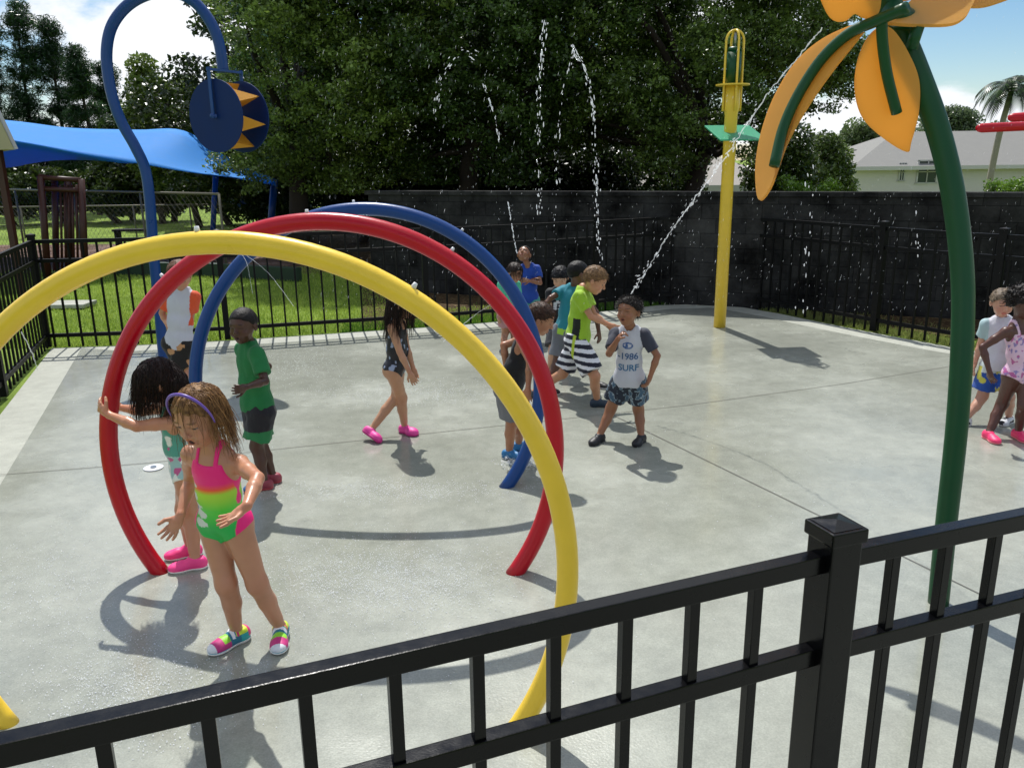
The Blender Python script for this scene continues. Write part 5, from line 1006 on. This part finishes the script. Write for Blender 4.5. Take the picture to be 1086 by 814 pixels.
dropline('thin string of drops at the far right in front of the wall', [(972, 225), (974, 262), (975, 305)], 9.6, 10, .012, .02)
g = np.random.default_rng(12); P = spline([at(x, y, Y) for x, y, Y in [(872, 30, 5.0), (845, 62, 5.3), (808, 108, 5.7), (770, 165, 6.1), (745, 200, 6.4), (715, 240, 6.6), (690, 280, 6.7), (669, 312, 6.75)]], 14); P = P + g.normal(size=P.shape) * .004; mb = MB()
mb.tube(P, .0036 * g.uniform(.5, 1.5, len(P)), 8)
for _ in range(140): i = g.integers(30, len(P) - 1); q = g.uniform(.002, .006); V, F = bead(P[i] + g.normal(size=3) * .012, q, q * 3, P[i] - P[i - 1]); mb.add(V, F)
tag(mb.build('water_stream', M_STREAM, smooth=True, loc=P[-1]), 'long thin diagonal water stream passing the yellow post down to the boys', 'water stream')
for pts, Y, lab in [([(255, 268), (262, 280), (268, 312)], 5.2, 'faint thin jet from the top of the blue hoop'), ([(258, 268), (285, 290), (312, 325)], 5.2, 'faint slanting jet from the blue hoop towards the lawn'), ([(23, 352), (33, 372), (40, 392)], 2.6, 'thin jet under the left side of the yellow hoop'), ([(520, 323), (505, 333), (490, 345), (470, 362)], 3.9, 'thin jet from the right side of the red hoop')]:
    P = spline([at(x, y, Y) for x, y in pts], 10); mb = MB(); mb.tube(P + g.normal(size=P.shape) * .0006, .0018, 6); tag(mb.build('thin_jet', M_STREAM, smooth=True, loc=P[-1]), lab, 'water jet', 'thin jets from the hoops')
for pts, lab in [([(535, 484), (552, 489), (578, 486)], 'small flat splash of water at the foot of the blue hoop'), ([(532, 488), (550, 494), (566, 492)], 'lower thin splash of water beside the blue shoe')]:
    P = spline([gz(x, y, .05) for x, y in pts], 12); mb = MB(); mb.tube(P + g.normal(size=P.shape) * .003, .007, 6, flat=.4)
    for _ in range(60): i = g.integers(0, len(P) - 1); q = g.uniform(.002, .005); V, F = bead(P[i] + g.normal(size=3) * V3(.03, .02, .012), q, q * 2, P[i + 1] - P[i]); mb.add(V, F)
    tag(mb.build('water_splash', M_STREAM, smooth=True, loc=P[-1]), lab, 'water splash')
# fine drizzle in the air
n = 2400; Y = g.uniform(4.5, 9.5, n); px = g.uniform(330, 1080, n); py = g.uniform(0, 330, n); Vs = []; Fs = []
for i in range(n):
    p = at(px[i], py[i], Y[i]); r = .00065 * g.uniform(.6, 1.6); l = r * g.uniform(5, 16); a = V3(r, 0, 0); b_ = V3(0, r, 0); d = nrm(V3(.25, 0, 1)) * l; k = 6 * i; Vs += [p - d, p + a, p + b_, p - a, p - b_, p + d]; Fs += [(k, k + 2, k + 1), (k, k + 3, k + 2), (k, k + 4, k + 3), (k, k + 1, k + 4), (k + 5, k + 1, k + 2), (k + 5, k + 2, k + 3), (k + 5, k + 3, k + 4), (k + 5, k + 4, k + 1)]
tag(mesh_obj('drizzle', Vs, Fs, M_WATER), 'fine drizzle of water drops drifting in front of the dark trees', 'water drops', kind='stuff')
# splashes on the slab: small beads and crowns of water
mb = []; fb = []; k = 0
def splash(cx, cy, sx, sy, n, rmax=.005):
    global k
    for _ in range(int(n * (6 if n >= 260 else 2.))):  # dense bands get extra drops to imitate glints on the wet slab
        p = gz(cx + g.normal() * sx * .5, cy + g.normal() * sy * .5); r = rmax * .55 * g.random() ** 2.5 + .0011; z = .005 + r * .3 + abs(g.normal()) * .004; V, F = bead(V3(p[0], p[1], z), r, r * .6, UP, 4); mb.extend(V); fb.extend([[q + k for q in f] for f in F]); k += len(V)
for s_ in [(400, 520, 150, 14, 500), (400, 615, 150, 45, 1300), (430, 418, 120, 14, 500), (320, 385, 60, 20, 260), (140, 730, 110, 60, 600), (560, 490, 30, 8, 120, .008), (60, 620, 80, 60, 260), (590, 400, 70, 30, 160), (660, 500, 200, 80, 160), (240, 700, 100, 60, 160), (430, 700, 300, 60, 160), (820, 480, 250, 120, 90), (300, 440, 250, 60, 160)]: splash(*s_)
tag(mesh_obj('splash_drops', mb, fb, M_WATER, smooth=True), 'sparkling water drops splashing over the wet concrete', 'water drops', kind='stuff')
# ------------------------------------------------------------------ sky, sun, camera
w = bpy.data.worlds.new("World"); SC.world = w; w.use_nodes = True; nt = w.node_tree; bgn = nt.nodes['Background']; L = nt.links.new
sky = N(nt, 'ShaderNodeTexSky', sky_type='NISHITA'); sky.sun_disc = False; sky.sun_elevation = R_(58); sky.sun_rotation = R_(346); sky.altitude = 20; sky.air_density = 1.; sky.dust_density = .25; sky.ozone_density = 2.5
tc = N(nt, 'ShaderNodeTexCoord'); mp = N(nt, 'ShaderNodeMapping'); mp.inputs['Scale'].default_value = (1., 1., 2.2); mp.inputs['Location'].default_value = (2.1, 3.2, .9); n1 = N(nt, 'ShaderNodeTexNoise', Scale=2.6, Detail=9., Roughness=.55, Distortion=.25); L(tc.outputs['Generated'], mp.inputs[0]); L(mp.outputs[0], n1.inputs['Vector'])
r1 = N(nt, 'ShaderNodeMapRange', interpolation_type='SMOOTHSTEP'); r1.inputs[1].default_value = .47; r1.inputs[2].default_value = .54; L(n1.outputs['Fac'], r1.inputs[0])
n2 = N(nt, 'ShaderNodeTexNoise', Scale=5., Detail=6.); L(mp.outputs[0], n2.inputs['Vector']); cl = N(nt, 'ShaderNodeMix', data_type='RGBA'); cl.inputs[6].default_value = (8.4, 8.9, 9.6, 1); cl.inputs[7].default_value = (13., 13.1, 13.3, 1); L(n2.outputs['Fac'], cl.inputs[0])
mx = N(nt, 'ShaderNodeMix', data_type='RGBA'); L(r1.outputs[0], mx.inputs[0]); hs_ = N(nt, 'ShaderNodeHueSaturation', Saturation=1.25, Value=1.1); L(sky.outputs[0], hs_.inputs['Color']); L(hs_.outputs[0], mx.inputs[6]); L(cl.outputs[2], mx.inputs[7]); L(mx.outputs[2], bgn.inputs[0]); bgn.inputs[1].default_value = .082
sl = bpy.data.lights.new('sun', 'SUN'); sl.energy = 4.2; sl.angle = R_(.5); sl.color = (1., .97, .92); so = bpy.data.objects.new('sun', sl); COL.objects.link(so); so.location = (-3, 12, 20)
so.rotation_euler = Vector((-math.sin(R_(14)) * math.cos(R_(58)), math.cos(R_(14)) * math.cos(R_(58)), math.sin(R_(58)))).to_track_quat('Z', 'Y').to_euler()
from mathutils import Matrix
cd = bpy.data.cameras.new('camera'); co = bpy.data.objects.new('camera', cd); COL.objects.link(co); m4 = Matrix.Identity(4)
for r in range(3): m4[r][0] = RC[r, 0]; m4[r][1] = -RC[r, 1]; m4[r][2] = -RC[r, 2]; m4[r][3] = CAM[r]
co.matrix_world = m4; cd.sensor_width = 36; cd.sensor_fit = 'HORIZONTAL'; cd.lens = F_ / 1086 * 36; cd.clip_start = .05; cd.clip_end = 3000; SC.camera = co
vs = SC.view_settings; vs.view_transform = 'Standard'; vs.look = 'None'; vs.exposure = .27; vs.gamma = 1.; vs.use_curve_mapping = False
print('done', round(time.time() - T0, 1))
